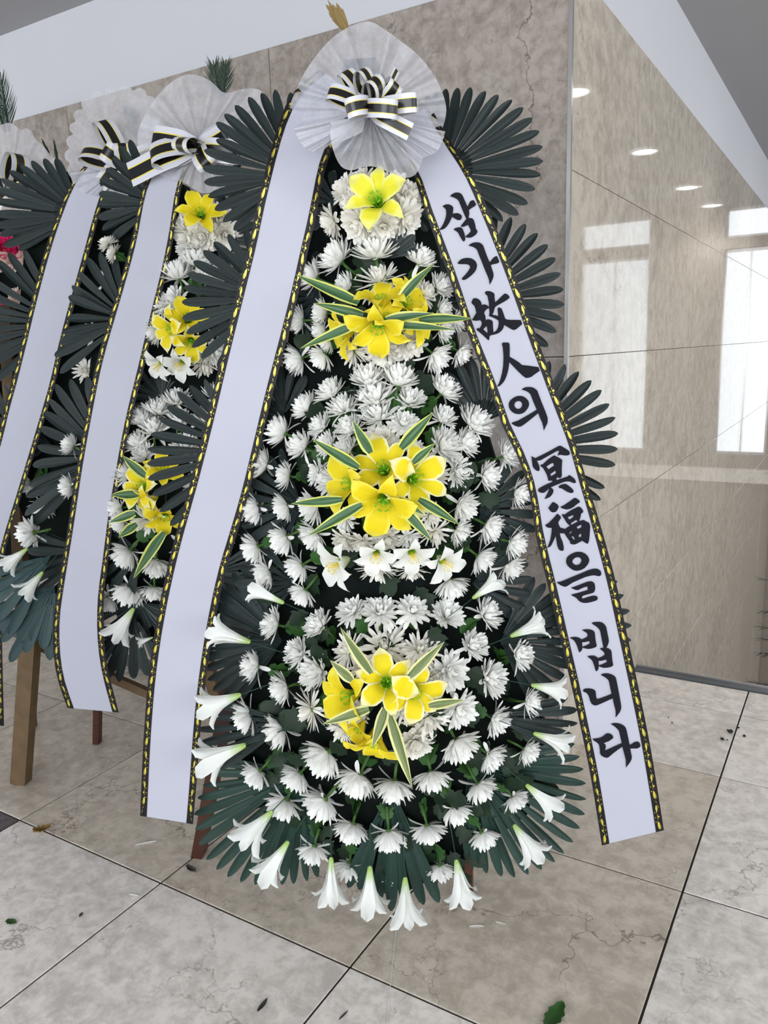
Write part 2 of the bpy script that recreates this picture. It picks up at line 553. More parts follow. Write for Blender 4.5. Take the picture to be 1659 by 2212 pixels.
slab('wall_upper_right', (XC - 0.30, YL + 0.30, ZM), (XC - 0.006, YF + 0.3, ZC), MT['paint'])
slab('wall_upper_corner', (XC - 0.30, YL + 0.0065, ZM), (XC - 0.0055, YL + 0.30, ZC - 0.0005), MT['paint'])
slab('ceiling', (-7.0, -5.0, ZC), (7.0, YF + 0.3, ZC + 0.2), MT['ceiling'])

# glazed front far along the stairwell, its two left windows seen only as a reflection in the polished wall
wb = MB()
wb.box((XC, YF, ZLOW), (7.0, YF + 0.25, 0.15))
wb.box((XC, YF, 2.49), (7.0, YF + 0.25, 2.61))
edges = [(XC, -0.72), (-0.15, 0.66), (1.52, 2.3), (3.3, 4.1), (5.1, 7.0)]
for a, b in edges:
    wb.box((a, YF, 0.15), (b, YF + 0.25, 2.49))
    wb.box((a, YF, 2.61), (b, YF + 0.25, ZC))
o = obj('wall_back', wb.mesh('wall_back', [MT['frame']]))
o['kind'] = 'structure'
slab('trim_4', (XC, YF - 0.10, -0.16), (7.0, YF - 0.001, 0.0), MT['tile_light'])
gl, nt_, gb = nodes('window_glass')
gb.inputs['Transmission Weight'].default_value = 1.0
gb.inputs['Roughness'].default_value = 0.0
gb.inputs['IOR'].default_value = 1.02
for n, (a, b) in enumerate([(-0.72, -0.15), (0.66, 1.52), (2.3, 3.3), (4.1, 5.1)]):  # the two right-hand windows are unseen, added to let in more daylight
    w = MB()
    for z0, z1 in ((0.15, 2.49), (2.61, ZC)):
        t = 0.03
        w.box((a, YF + 0.08, z0), (a + t, YF + 0.14, z1))
        w.box((b - t, YF + 0.08, z0), (b, YF + 0.14, z1))
        w.box((a + t, YF + 0.08, z0), (b - t, YF + 0.14, z0 + t))
        w.box((a + t, YF + 0.08, z1 - t), (b - t, YF + 0.14, z1))
    w.box(((a + b) / 2 - 0.008, YF + 0.09, 0.18), ((a + b) / 2 + 0.008, YF + 0.13, 2.46))
    wo = obj('window_%d' % (n + 1), w.mesh('window', [MT['steel']]))
    wo['kind'] = 'structure'
    for z0, z1 in ((0.15, 2.49), (2.61, ZC)):
        p = MB()
        p.box((a + 0.03, YF + 0.108, z0 + 0.03), (b - 0.03, YF + 0.112, z1 - 0.03))
        obj('pane', p.mesh('pane', [gl]), wo)

LAMP = MB()
n = 24
LAMP.add([(0.085 * cos(2 * pi * i / n), 0.085 * sin(2 * pi * i / n), 0.0) for i in range(n)], [tuple(range(n))[::-1]])
lamp_me = LAMP.mesh('diffuser', [MT['lamp']])
RIM = MB()
prof = [(0.086, 0.012), (0.085, -0.006), (0.105, -0.008), (0.108, 0.012)]
P = []
for i in range(n):
    for r_, z_ in prof:
        P.append((r_ * cos(2 * pi * i / n), r_ * sin(2 * pi * i / n), z_))
RIM.grid(P, n, 4, close_u=True)
rim_me = RIM.mesh('rim', [MT['lamp_rim']], True)
for y, which in ((4.84, 'nearest the floor edge'), (6.61, 'second from the floor edge'), (8.38, 'third from the floor edge'), (9.65, 'beside the glazed front')):
    e = obj('ceiling_light', None)
    e.location = (-0.05, y, ZC - 0.012)
    tag(e, 'round white recessed ceiling light over the stairwell, %s' % which, 'ceiling light', 'recessed ceiling lights')
    obj('rim', rim_me, e)
    obj('diffuser', lamp_me, e)
    l = bpy.data.lights.new('lamp', 'SPOT')
    l.energy, l.spot_size, l.spot_blend, l.shadow_soft_size = 25, radians(130), 0.6, 0.08
    lo = bpy.data.objects.new('lamp', l)
    COL.objects.link(lo)
    lo.parent = e
    lo.location = (0, 0, -0.02)

# ------------------------------------------------------------------ frames of reference for the wreaths


class Frame:
    """upright plane of a wreath: u to its right, w out towards the viewer, z up"""

    def __init__(self, x, y, deg):
        t = radians(deg)
        self.M = Matrix.Translation((x, y, 0)) @ Matrix.Rotation(t, 4, 'Z')
        self.Mi = self.M.inverted()
        self.o = self.Mi @ Vector((0, 0, CAM_H))
        self.bumps = []
        self.rest = 0.06

    def at(self, px_, py_, w):
        """pixel of the photograph -> point of the wreath's own space, on the upright plane w in front of it"""
        d = rgt * ((px_ - W_PX / 2) / F_PX) + upv * ((H_PX / 2 - py_) / F_PX) + fwd
        d = self.Mi.to_3x3() @ d
        t = (-w - self.o.y) / d.y
        return self.o + d * t

    def depth(self, p):
        return ((self.M @ Vector(p)) - Vector((0, 0, CAM_H))).dot(fwd)

    def px(self, p, n):
        """size in metres of n pixels at a point"""
        return n * self.depth(p) / F_PX

    def surf(self, u, z):
        w = self.rest
        for u0, z0, s, h in self.bumps:
            w += h * exp(-((u - u0) ** 2 + (z - z0) ** 2) / (s * s))
        return w

    def on(self, px_, py_, dw=0.0):
        w = 0.12
        for _ in range(5):
            p = self.at(px_, py_, w + dw)
            w = self.surf(p.x, p.z)
        return self.at(px_, py_, w + dw)


def basis(z, hint=(0, 0, 1), spin=0.0):
    """rotation whose Z is z and whose Y leans to hint"""
    z = Vector(z).normalized()
    h = Vector(hint)
    if abs(z.dot(h.normalized())) > 0.98:
        h = Vector((1, 0.2, 0))
    x = h.cross(z).normalized()
    y = z.cross(x)
    m = Matrix((x, y, z)).transposed().to_4x4()
    return m @ Matrix.Rotation(spin, 4, 'Z')


def along(p, q, nrm, sx, sy, sz=1.0):
    """place a shape that runs along +Y with unit length from p to q, its +Z towards nrm"""
    y = (Vector(q) - Vector(p)).normalized()
    x = y.cross(Vector(nrm)).normalized()
    z = x.cross(y)
    m = Matrix((x * sx, y * sy, z * sz)).transposed().to_4x4()
    m.translation = Vector(p)
    return m


# ------------------------------------------------------------------ flower and leaf shapes (unit size, shared)
def mum_mesh(seed, rows, mat, loose=0.1, droop=0.05):
    r = random.Random(seed)
    mb = MB()
    prof = [(0.0, 0.42), (0.25, 0.70), (0.5, 0.92), (0.72, 1.0), (0.88, 0.84), (1.0, 0.28)]
    for n_, ang, L, wd, curl in rows:
        ph = r.uniform(0, 6.28)
        for k in range(n_):
            az = ph + 2 * pi * (k + r.uniform(-0.3, 0.3)) / n_
            a0 = ang + r.gauss(0, loose * 60)
            l = L * r.uniform(0.86, 1.12)
            cu = curl * r.uniform(0.6, 1.4)
            if r.random() < droop:
                cu = -0.5 * cu
                a0 += 18
            er = Vector((cos(az), sin(az), 0))
            et = Vector((-sin(az), cos(az), 0))
            p = er * 0.025 + Vector((0, 0, 0.02))
            vs, uvs = [], []
            ps = 0.0
            tw = r.uniform(-0.25, 0.25)
            for s, wf in prof:
                a = radians(a0 - cu * s)
                d = er * sin(a) + Vector((0, 0, cos(a)))
                nn = er * -cos(a) + Vector((0, 0, sin(a)))
                p = p + d * l * (s - ps)
                ps = s
                hw = wd * wf * 0.5
                e2 = et * cos(tw * s) + nn * sin(tw * s)
                up2 = nn * cos(tw * s) - et * sin(tw * s)
                vs += [p - e2 * hw + up2 * hw * 0.45, p.copy(), p + e2 * hw + up2 * hw * 0.45]
                uvs += [(0, s), (0.5, s), (1, s)]
            mb.grid(vs, len(prof), 3, uvs)
    # small green calyx under the petals
    cal = []
    for i in range(8):
        a = 2 * pi * i / 8
        for rr, zz in ((0.02, -0.05), (0.075, -0.01), (0.10, 0.045), (0.05, 0.06)):
            cal.append((rr * cos(a), rr * sin(a), zz))
    mb.grid(cal, 8, 4, None, 1, True)
    return mb.mesh('chrysanthemum', [mat, MT['stem']], True)


CUP = [(19, 98, 0.52, 0.118, 48), (19, 83, 0.55, 0.118, 46), (18, 67, 0.56, 0.112, 40), (15, 50, 0.54, 0.105, 36), (12, 33, 0.51, 0.095, 30), (8, 14, 0.45, 0.085, 20)]
OPEN = [(17, 100, 0.50, 0.13, 22), (16, 88, 0.50, 0.13, 30), (15, 74, 0.46, 0.125, 40), (14, 60, 0.40, 0.115, 50), (12, 45, 0.34, 0.10, 55), (9, 28, 0.28, 0.09, 50), (6, 12, 0.24, 0.08, 20)]
FULL = [(13, 108, 0.47, 0.15, 18), (15, 94, 0.48, 0.155, 26), (15, 78, 0.45, 0.15, 36), (14, 62, 0.40, 0.145, 46), (12, 46, 0.34, 0.13, 52), (9, 28, 0.28, 0.12, 46), (5, 12, 0.24, 0.10, 20)]
SPIDER = [(14, 112, 0.56, 0.075, -8), (14, 95, 0.54, 0.075, 18), (14, 78, 0.47, 0.08, 34), (14, 62, 0.38, 0.085, 52), (12, 45, 0.32, 0.085, 58), (9, 28, 0.27, 0.08, 50), (6, 12, 0.22, 0.08, 20)]
MUMS = {
    'cup': [mum_mesh(s, CUP, MT['mum'], 0.075, 0.03) for s in (1, 2, 3, 4)],
    'open': [mum_mesh(s, OPEN, MT['mum'], 0.08, 0.04) for s in (5, 6, 7)],
    'full': [mum_mesh(s, FULL, MT['mum_cream'], 0.09, 0.03) for s in (8, 9, 10)],
    'spider': [mum_mesh(s, SPIDER, MT['mum_cream'], 0.14, 0.10) for s in (11, 12, 13)],
}


def interp(tab, s):
    for (s0, *a), (s1, *b) in zip(tab, tab[1:]):
        if s <= s1:
            k = (s - s0) / (s1 - s0)
            k = k * k * (3 - 2 * k)
            return [x + (y - x) * k for x, y in zip(a, b)]
    return list(tab[-1][1:])


def lily_petal(tab, mat, seed, ruffle=0.0, ns=11, nc=7):
    """tab rows: s, radius, height, half width (as an angle about the axis, degrees)"""
    r = random.Random(seed)
    ph = r.uniform(0, 6)
    vs, uvs = [], []
    for i in range(ns):
        s = i / (ns - 1)
        rad, hz, hw = interp(tab, s)
        for j in range(nc):
            c = 2 * j / (nc - 1) - 1
            a = c * hw
            # midrib groove and slightly lifted edges
            z = hz + 0.035 * s * (1 - abs(c)) * -1 + ruffle * s * abs(c) * sin(ph + s * 9 + c * 2)
            y = rad + abs(c) * -0.03 * s
            if hw >= 0:
                x = a
            vs.append((x, y, z))
            uvs.append(((c + 1) / 2, s))
    mb = MB()
    mb.grid(vs, ns, nc, uvs)
    return mb.mesh('petal', [mat], True)


# open lily: petal width given directly in units of the flower
WIDE = [(0.0, 0.03, 0.0, 0.03), (0.25, 0.10, 0.20, 0.09), (0.5, 0.22, 0.36, 0.175), (0.75, 0.38, 0.42, 0.165), (0.92, 0.50, 0.39, 0.07), (1.0, 0.55, 0.37, 0.006)]
SLIM = [(0.0, 0.03, 0.0, 0.03), (0.25, 0.10, 0.19, 0.075), (0.5, 0.22, 0.33, 0.125), (0.75, 0.38, 0.38, 0.115), (0.92, 0.50, 0.34, 0.048), (1.0, 0.555, 0.31, 0.006)]
TRU_W = [(0.0, 0.035, 0.0, 0.03), (0.3, 0.075, 0.30, 0.07), (0.55, 0.12, 0.58, 0.115), (0.75, 0.21, 0.80, 0.165), (0.9, 0.36, 0.94, 0.135), (1.0, 0.47, 0.97, 0.012)]
TRU_S = [(0.0, 0.035, 0.0, 0.03), (0.3, 0.072, 0.30, 0.065), (0.55, 0.115, 0.57, 0.10), (0.75, 0.20, 0.78, 0.13), (0.9, 0.36, 0.91, 0.10), (1.0, 0.48, 0.92, 0.01)]


def lily_set(mat, wide, slim, ruf, k):
    return ([lily_petal(wide, mat, k + q, ruf) for q in range(2)], [lily_petal(slim, mat, k + 5 + q, ruf * 0.7) for q in range(2)])


LILY = {
    'yellow': lily_set(MT['yellow'], WIDE, SLIM, 0.022, 20),
    'pale': lily_set(MT['yellow_pale'], WIDE, SLIM, 0.022, 30),
    'lemon': lily_set(MT['lemon'], WIDE, SLIM, 0.015, 40),
    'white': lily_set(MT['white_lily'], WIDE, SLIM, 0.012, 50),
    'trumpet': lily_set(MT['trumpet'], TRU_W, TRU_S, 0.012, 60),
}


def throat_mesh(mat, r0, r1, h):
    mb = MB()
    P = []
    for i in range(12):
        a = 2 * pi * i / 12
        for rr, zz in ((0.004, -0.03), (r0, 0.0), (r0 * 0.6 + r1 * 0.4, h * 0.5), (r1, h)):
            P.append((rr * cos(a), rr * sin(a), zz))
    mb.grid(P, 12, 4, None, 0, True)
    return mb.mesh('lily', [mat], True)


THROAT = {'yellow': throat_mesh(MT['stamen'], 0.03, 0.085, 0.17), 'pale': throat_mesh(MT['stamen'], 0.03, 0.085, 0.17),
          'lemon': throat_mesh(MT['stamen'], 0.03, 0.085, 0.17), 'white': throat_mesh(MT['stamen'], 0.03, 0.085, 0.17),
          'trumpet': throat_mesh(MT['trumpet'], 0.034, 0.068, 0.30)}


def stamen_mesh(mat, h, spread):
    mb = MB()
    for k in range(6):
        a = 2 * pi * k / 6 + 0.3
        e = Vector((cos(a), sin(a), 0))
        mb.tube([Vector((0, 0, 0.05)), e * spread * 0.35 + Vector((0, 0, h * 0.6)), e * spread + Vector((0, 0, h))], 0.007, 0.005, 5)
        c = e * spread + Vector((0, 0, h))
        t = Vector((-e.y, e.x, 0))
        mb.tube([c - t * 0.03, c, c + t * 0.03], 0.011, 0.009, 5)
    mb.tube([Vector((0, 0, 0.03)), Vector((0.01, 0.0, h * 0.7)), Vector((0.03, 0.02, h * 1.12))], 0.009, 0.014, 6)
    return mb.mesh('stamen', [mat], True)


STAM = {'green': stamen_mesh(MT['stamen'], 0.30, 0.10), 'gold': stamen_mesh(MT['stamen_yellow'], 0.42, 0.11), 'deep': stamen_mesh(MT['stamen_yellow'], 0.75, 0.10)}


def blade(name, prof, mat, nc=5, fold=0.12, arch=0.0, n_len=None):
    """leaf along +Y, unit length, total width 1 at its widest"""
    vs, uvs = [], []
    for s, wf in prof:
        for j in range(nc):
            c = 2 * j / (nc - 1) - 1
            vs.append((c * wf * 0.5, s, fold * abs(c) * wf + arch * sin(pi * s)))
            uvs.append(((c + 1) / 2, s))
    mb = MB()
    mb.grid(vs, len(prof), nc, uvs)
    return mb.mesh(name, [mat], True)


LEAFLET_PROF = [(0.0, 0.20), (0.2, 0.38), (0.45, 0.72), (0.65, 0.97), (0.8, 0.99), (0.9, 0.82), (0.96, 0.55), (1.0, 0.12)]
LEAFLET = {k: blade('leaflet', LEAFLET_PROF, MT[k], 5, 0.30, 0.0) for k in ('fan', 'fan_green', 'fan_teal')}
LANCE = [(0.0, 0.6), (0.12, 0.85), (0.25, 1.0), (0.4, 0.98), (0.55, 0.84), (0.7, 0.62), (0.82, 0.40), (0.92, 0.2), (1.0, 0.02)]
VARI = {k: [blade('variegated_leaf', LANCE, MT[k], 7, f, a) for f, a in ((0.22, 0.02), (0.30, 0.06), (0.15, -0.04))] for k in ('vari', 'vari_olive')}


def lobed_leaf():
    out = [(0.0, 0.0), (0.06, 0.12), (0.20, 0.16), (0.30, 0.34), (0.22, 0.40), (0.34, 0.52), (0.42, 0.70), (0.28, 0.68), (0.24, 0.80), (0.16, 0.92), (0.0, 1.0)]
    mid = [(0.0, 0.0), (0.0, 0.12), (0.0, 0.2), (0.0, 0.3), (0.0, 0.4), (0.0, 0.5), (0.0, 0.62), (0.0, 0.7), (0.0, 0.8), (0.0, 0.9), (0.0, 1.0)]
    vs = []
    for (a, b), (c, d) in zip(out, mid):
        vs += [(-a, b, 0.10 * a + 0.1 * sin(pi * b)), (0, d, -0.03 + 0.1 * sin(pi * d)), (a, b, 0.10 * a + 0.1 * sin(pi * b))]
    mb = MB()
    mb.grid(vs, len(out), 3)
    return mb.mesh('leaf', [MT['leaf']], True)


LEAF = lobed_leaf()
st = MB()
st.tube([(0, 0, 0), (0.02, 0, -0.4), (-0.01, 0.02, -1.0)], 0.035, 0.045, 6)
STEM = st.mesh('stem', [MT['stem']], True)
st = MB()
st.tube([(0, 0, 0), (0.0, 0, -0.5), (0.0, 0.0, -1.0)], 0.011, 0.011, 5)
WIRE = st.mesh('stem', [MT['wire']], True)


# ------------------------------------------------------------------ wreath building
def mum(root, F, px_, py_, d, c, Rr, kind=None, dw=0.0, leafy_=0.5):
    p = F.on(px_, py_, dw)
    q = F.on(*c)
    du, dz = p.x - q.x, p.z - q.z
    r = sqrt(du * du + dz * dz) / F.px(p, Rr)
    tilt = radians(min(80, 84 * min(1, r) ** 0.75) + R.uniform(-9, 9))
    az = atan2(dz, du) + R.uniform(-0.22, 0.22)
    axis = Vector((cos(az) * sin(tilt), -cos(tilt), sin(az) * sin(tilt))).normalized()
    if kind is None:
        kind = 'cup' if tilt > radians(46) else R.choice(['open', 'spider', 'open'])
    me = R.choice(MUMS[kind])
    size = F.px(p, d) / 0.84
    m = basis(axis, (0, 0, 1), R.uniform(0, 6.28))
    m.translation = p - axis * 0.22 * size
    m = m @ Matrix.Diagonal((size, size, size * R.uniform(0.9, 1.05), 1))
    o = obj('chrysanthemum', me, root, m)
    s = obj('stem', STEM, o, Matrix.Diagonal((1, 1, 0.6, 1)))
    for _ in range((1 if R.random() < leafy_ else 0) + (1 if R.random() < leafy_ * 0.6 else 0)):
        a = R.uniform(0, 6.28)
        b = basis(Vector((cos(a) * 0.8, sin(a) * 0.8, -0.1)), (0, 0, -1))
        k = R.uniform(0.6, 0.9)
        obj('leaf', LEAF, o, Matrix.Translation((0, 0, -0.05 - 0.2 * R.random())) @ Matrix.Rotation(a, 4, 'Z') @ Matrix.Rotation(radians(R.uniform(-125, -75)), 4, 'X') @ Matrix.Diagonal((k, k, k, 1)))
    return o


def lily(root, F, px_, py_, d, az_deg, tilt_deg, kind='yellow', dw=0.05, stam='green', spin=None):
    p = F.on(px_, py_, dw)
    az, tilt = radians(az_deg), radians(tilt_deg)
    axis = Vector((cos(az) * sin(tilt), -cos(tilt), sin(az) * sin(tilt)))
    size = F.px(p, d) / 0.86
    m = basis(axis, (0, 0, 1), R.uniform(0, 1.05) if spin is None else spin)
    m.translation = p - axis * 0.30 * size
    m = m @ Matrix.Diagonal((size, size, size, 1))
    o = obj('lily', THROAT[kind], root, m)
    wide, slim = LILY[kind]
    for k in range(6):
        me = (wide if k % 2 == 0 else slim)[R.randrange(2)]
        b = Matrix.Rotation(k * pi / 3, 4, 'Z') @ Matrix.Rotation(radians(R.uniform(-9, 7)), 4, 'X') @ Matrix.Translation((0, 0, -0.012 * (k % 2)))
        obj('petal', me, o, b)
    obj('stamen', STAM[stam], o)
    obj('stem', WIRE, o)
    return o


def trumpet(root, F, bx, by, mx, my, dw=0.05, stam='deep', fw=0.12, wid=1.0):
    p0, p1 = F.on(bx, by, dw), F.on(mx, my, dw + 0.01)
    ax = p1 - p0
    L = ax.length
    ax = (ax + Vector((0, -fw * L, 0))).normalized()
    m = basis(ax, (0, 0, 1), R.uniform(0, 6.28))
    m.translation = p0
    s = L * 1.02
    m = m @ Matrix.Diagonal((s * wid, s * wid, s, 1))
    o = obj('trumpet_lily', THROAT['trumpet'], root, m)
    wide, slim = LILY['trumpet']
    for k in range(6):
        me = (wide if k % 2 == 0 else slim)[R.randrange(2)]
        obj('petal', me, o, Matrix.Rotation(k * pi / 3, 4, 'Z') @ Matrix.Rotation(radians(R.uniform(-5, 5)), 4, 'X') @ Matrix.Translation((0, 0.004 * (k % 2), -0.01 * (k % 2))))
    obj('stamen', STAM[stam], o)
    obj('stem', WIRE, o)
    return o


def fan(root, F, org, tips, w0=0.05, w1=0.03, mat='fan', wpx=21, hub=0.30, inward=None):
    p0 = F.at(org[0], org[1], w0)
    mb = MB()
    ends = []
    for i, t in enumerate(tips):
        ends.append(F.at(t[0], t[1], w1 + (0.006 if i % 2 else 0.0)))
    vs = [p0]
    n_ = len(ends)
    for i, e in enumerate(ends):
        v = p0.lerp(e, hub)
        vs.append(v + Vector((0, -0.004, 0)))
        if i < n_ - 1:
            vs.append(p0.lerp(ends[i + 1].lerp(e, 0.5), hub * 0.94) + Vector((0, 0.004, 0)))
    mb.add(vs, [(0, i, i + 1) for i in range(1, len(vs) - 1)], [(0.5, 0.0)] + [(0.5 + 0.02 * (i % 2), 0.4) for i in range(len(vs) - 1)])
    f = obj('palm_fan', mb.mesh('palm_fan', [MT[mat]]), root)
    for e in ends:
        L = (e - p0).length
        wd = F.px(e, wpx)
        nr = Vector((R.uniform(-0.35, 0.35), -1, R.uniform(-0.35, 0.35)))
        obj('leaflet', LEAFLET[mat], f, along(p0.lerp(e, 0.12), e, nr, wd, L * 0.88, wd * 0.8))
    return f


def gfan(root, F, org, r, a0, a1, n_, **kw):
    tips = []
    for i in range(n_):
        a = radians(a0 + (a1 - a0) * i / (n_ - 1))
        k = r * (0.92 + 0.08 * sin(pi * i / (n_ - 1))) * R.uniform(0.97, 1.03)
        tips.append((org[0] + k * cos(a), org[1] - k * sin(a)))
    return fan(root, F, org, tips, **kw)


def variegated(root, F, b, t, wpx, mat='vari', w0=0.05, w1=0.09):
    p0, p1 = F.on(b[0], b[1], w0), F.on(t[0], t[1], w1)
    wd = F.px(p0, wpx)
    nr = Vector((R.uniform(-0.3, 0.3), -1, R.uniform(0.0, 0.5)))
    return obj('variegated_leaf', R.choice(VARI[mat]), root, along(p0, p1, nr, wd, (p1 - p0).length, wd))


def poly_at(pts, t):
    """point of a polyline at a share t of its length"""
    ls = [((Vector(a) - Vector(b)).length) for a, b in zip(pts, pts[1:])]
    tot = sum(ls)
    s = t * tot
    for (a, b), l in zip(zip(pts, pts[1:]), ls):
        if s <= l or (a, b) == (pts[-2], pts[-1]):
            k = min(1, s / l)
            return Vector(a).lerp(Vector(b), k)
        s -= l


def smooth_path(pts, it=2):
    pts = [Vector(p) for p in pts]
    for _ in range(it):
        q = [pts[0]]
        for a, b in zip(pts, pts[1:]):
            q += [a.lerp(b, 0.25), a.lerp(b, 0.75)]
        q.append(pts[-1])
        pts = q
    return pts


def tulle(root, F, name, c, outline, w0, w1, amp, pleats, ns=14, nt=160, inner=0.0, flare=1.0):
    """gathered cloth fanned out from c to the given outline"""
    mb = MB()
    vs = []
    ol = smooth_path(outline, 2)
    for i in range(nt):
        t = i / (nt - 1)
        e = poly_at(ol, t)
        ph = t * pleats * 2 * pi
        irr = sin(ph + 0.9 * sin(ph * 0.37 + 1.0)) + 0.35 * sin(ph * 1.9 + 0.5)
        for j in range(ns):
            s = inner + (1 - inner) * j / (ns - 1)
            q = Vector(c).lerp(e, s)
            w = w0 + (w1 - w0) * s ** flare + amp * (0.15 + 0.85 * s) * irr
            vs.append(F.at(q.x, q.y, w))
    mb.grid(vs, nt, ns)
    return obj(name, mb.mesh(name, [MT['tulle']], True), root)


def bow(root, F, c, w, loops, tails, width):
    p = F.at(c[0], c[1], w)
    k = MB()
    kw = F.px(p, width * 0.5)
    P = []
    for i in range(10):
        for j in range(6):
            a, b = 2 * pi * i / 10, pi * j / 5
            P.append(p + Vector((kw * 0.55 * sin(b) * cos(a), kw * 0.5 * sin(b) * sin(a), kw * 0.8 * cos(b))))
    k.grid(P, 10, 6, [(0.5, 0.5)] * 60, 0, True)
    b_ = obj('bow', k.mesh('bow', [MT['bow']], True), root)

    def strip(name, tip, fat, roll, wk=1.0, ww=0.0, tail=False):
        e = F.at(tip[0], tip[1], w + ww)
        D = e - p
        L = D.length
        D.normalize()
        Nn = Vector((0, -1, 0))
        Sd = D.cross(Nn).normalized()
        Nn = Sd.cross(D)
        n2 = Nn * cos(roll) + Sd * sin(roll)
        s2 = Sd * cos(roll) - Nn * sin(roll)
        wd = F.px(p, width) * wk
        mb = MB()
        vs, uvs = [], []
        m = 25
        for i in range(m):
            t = i / (m - 1)
            if tail:
                a, h = L * t, fat * L * sin(pi * t * 1.3)
                pw = 0.5 + 0.5 * min(1, t * 3)
            else:
                a, h = L * (1 - cos(2 * pi * t)) / 2, fat * L * sin(2 * pi * t) * (0.35 + 0.65 * sin(pi * t))
                pw = 0.42 + 0.58 * min(1, 1.6 * sin(pi * t))
            for j in range(5):
                u = j / 4
                vs.append(p + D * a + n2 * (h + 0.004) + s2 * (u - 0.5) * wd * pw)
                uvs.append((u, t))
        mb.grid(vs, m, 5, uvs)
        obj(name, mb.mesh(name, [MT['bow']], True), b_)

    for a in loops:
        strip('loop', *a)
    for a in tails:
        strip('tail', *a, tail=True)
    return b_


def frond(root, F, b, t, wpx, n_, mat, w=0.02, lean=0.75, thick=0.0022):
    p0, p1 = F.at(b[0], b[1], w), F.at(t[0], t[1], w)
    D = p1 - p0
    L = D.length
    D.normalize()
    Sd = D.cross(Vector((0, -1, 0))).normalized()
    mb = MB()
    mb.tube([p0, p0.lerp(p1, 0.5), p1], 0.005, 0.0015, 5)
    wd = F.px(p0, wpx)
    for i in range(n_):
        s = 0.04 + 0.94 * i / n_
        for sg in (-1, 1):
            q = p0 + D * L * s * 0.86
            l = wd * (1.15 - 0.55 * s) * R.uniform(0.85, 1.15)
            d = (D * lean + Sd * sg * (0.75 - 0.35 * s) + Vector((0, R.uniform(-0.12, 0.12), 0))).normalized()
            x = d.cross(Vector((0, -1, 0))).normalized() * thick
            tip = q + d * l + D * l * 0.08
            mb.add([q - x * 0.6, q + x * 0.6, q + d * l * 0.5 + x, tip, q + d * l * 0.5 - x], [(0, 1, 2, 3, 4)])
    return obj('cycad_frond', mb.mesh('cycad_frond', [MT[mat]]), root)


# ------------------------------------------------------------------ ribbons
MOTIF_STAR = [(415, 765), (452, 792), (492, 798), (462, 828), (430, 870), (412, 836), (372, 818), (402, 802)]
MOTIF = [
    [(505, 915), (470, 960), (445, 1030), (450, 1100), (475, 1170), (510, 1220), (530, 1250), (540, 1200), (556, 1185), (552, 1150), (566, 1120), (550, 1090), (556, 1062), (538, 1040), (542, 1015), (522, 985), (515, 950)],
    [(437, 1105), (460, 1180), (498, 1242), (510, 1236), (472, 1172), (447, 1105)],
    [(560, 1265), (530, 1310), (513, 1372), (526, 1378), (534, 1330), (556, 1290)],
    [(565, 1390), (562, 1420), (590, 1425), (596, 1455), (622, 1475), (618, 1505), (645, 1530), (632, 1580), (640, 1640), (668, 1708), (600, 1650), (560, 1580), (545, 1500), (550, 1440)],
    [(548, 1395), (515, 1460), (508, 1530), (520, 1562), (526, 1480)],
    MOTIF_STAR,
    [(415, 715), (430, 712), (476, 768), (450, 764)],
    [(448, 892), (470, 868), (494, 846), (480, 890), (462, 900)],
    [(535, 755), (558, 800), (532, 836), (544, 800)], [(518, 768), (532, 796), (512, 820), (518, 796)],
    [(480, 605), (515, 640), (518, 668), (496, 650)],
    [(556, 905), (576, 950), (566, 976), (546, 950)],
]


def motif_ab():
    out = []
    for poly in MOTIF:
        q = []
        for x, y in poly:
            xin = 430 + 0.191 * y
            q.append(((xin - x) * 0.982 / 258.0, (y - 818 + 0.19 * (x - 430)) / 1040.0))
        ca, cb = sum(p[0] for p in q) / len(q), sum(p[1] for p in q) / len(q)
        out.append([(0.44 + (ca - 0.44) * 0.95 + (a - ca) * 0.78, cb + (b - cb) * 0.88) for a, b in q])
    return out


MOTIF_AB = motif_ab()
from mathutils.geometry import tessellate_polygon


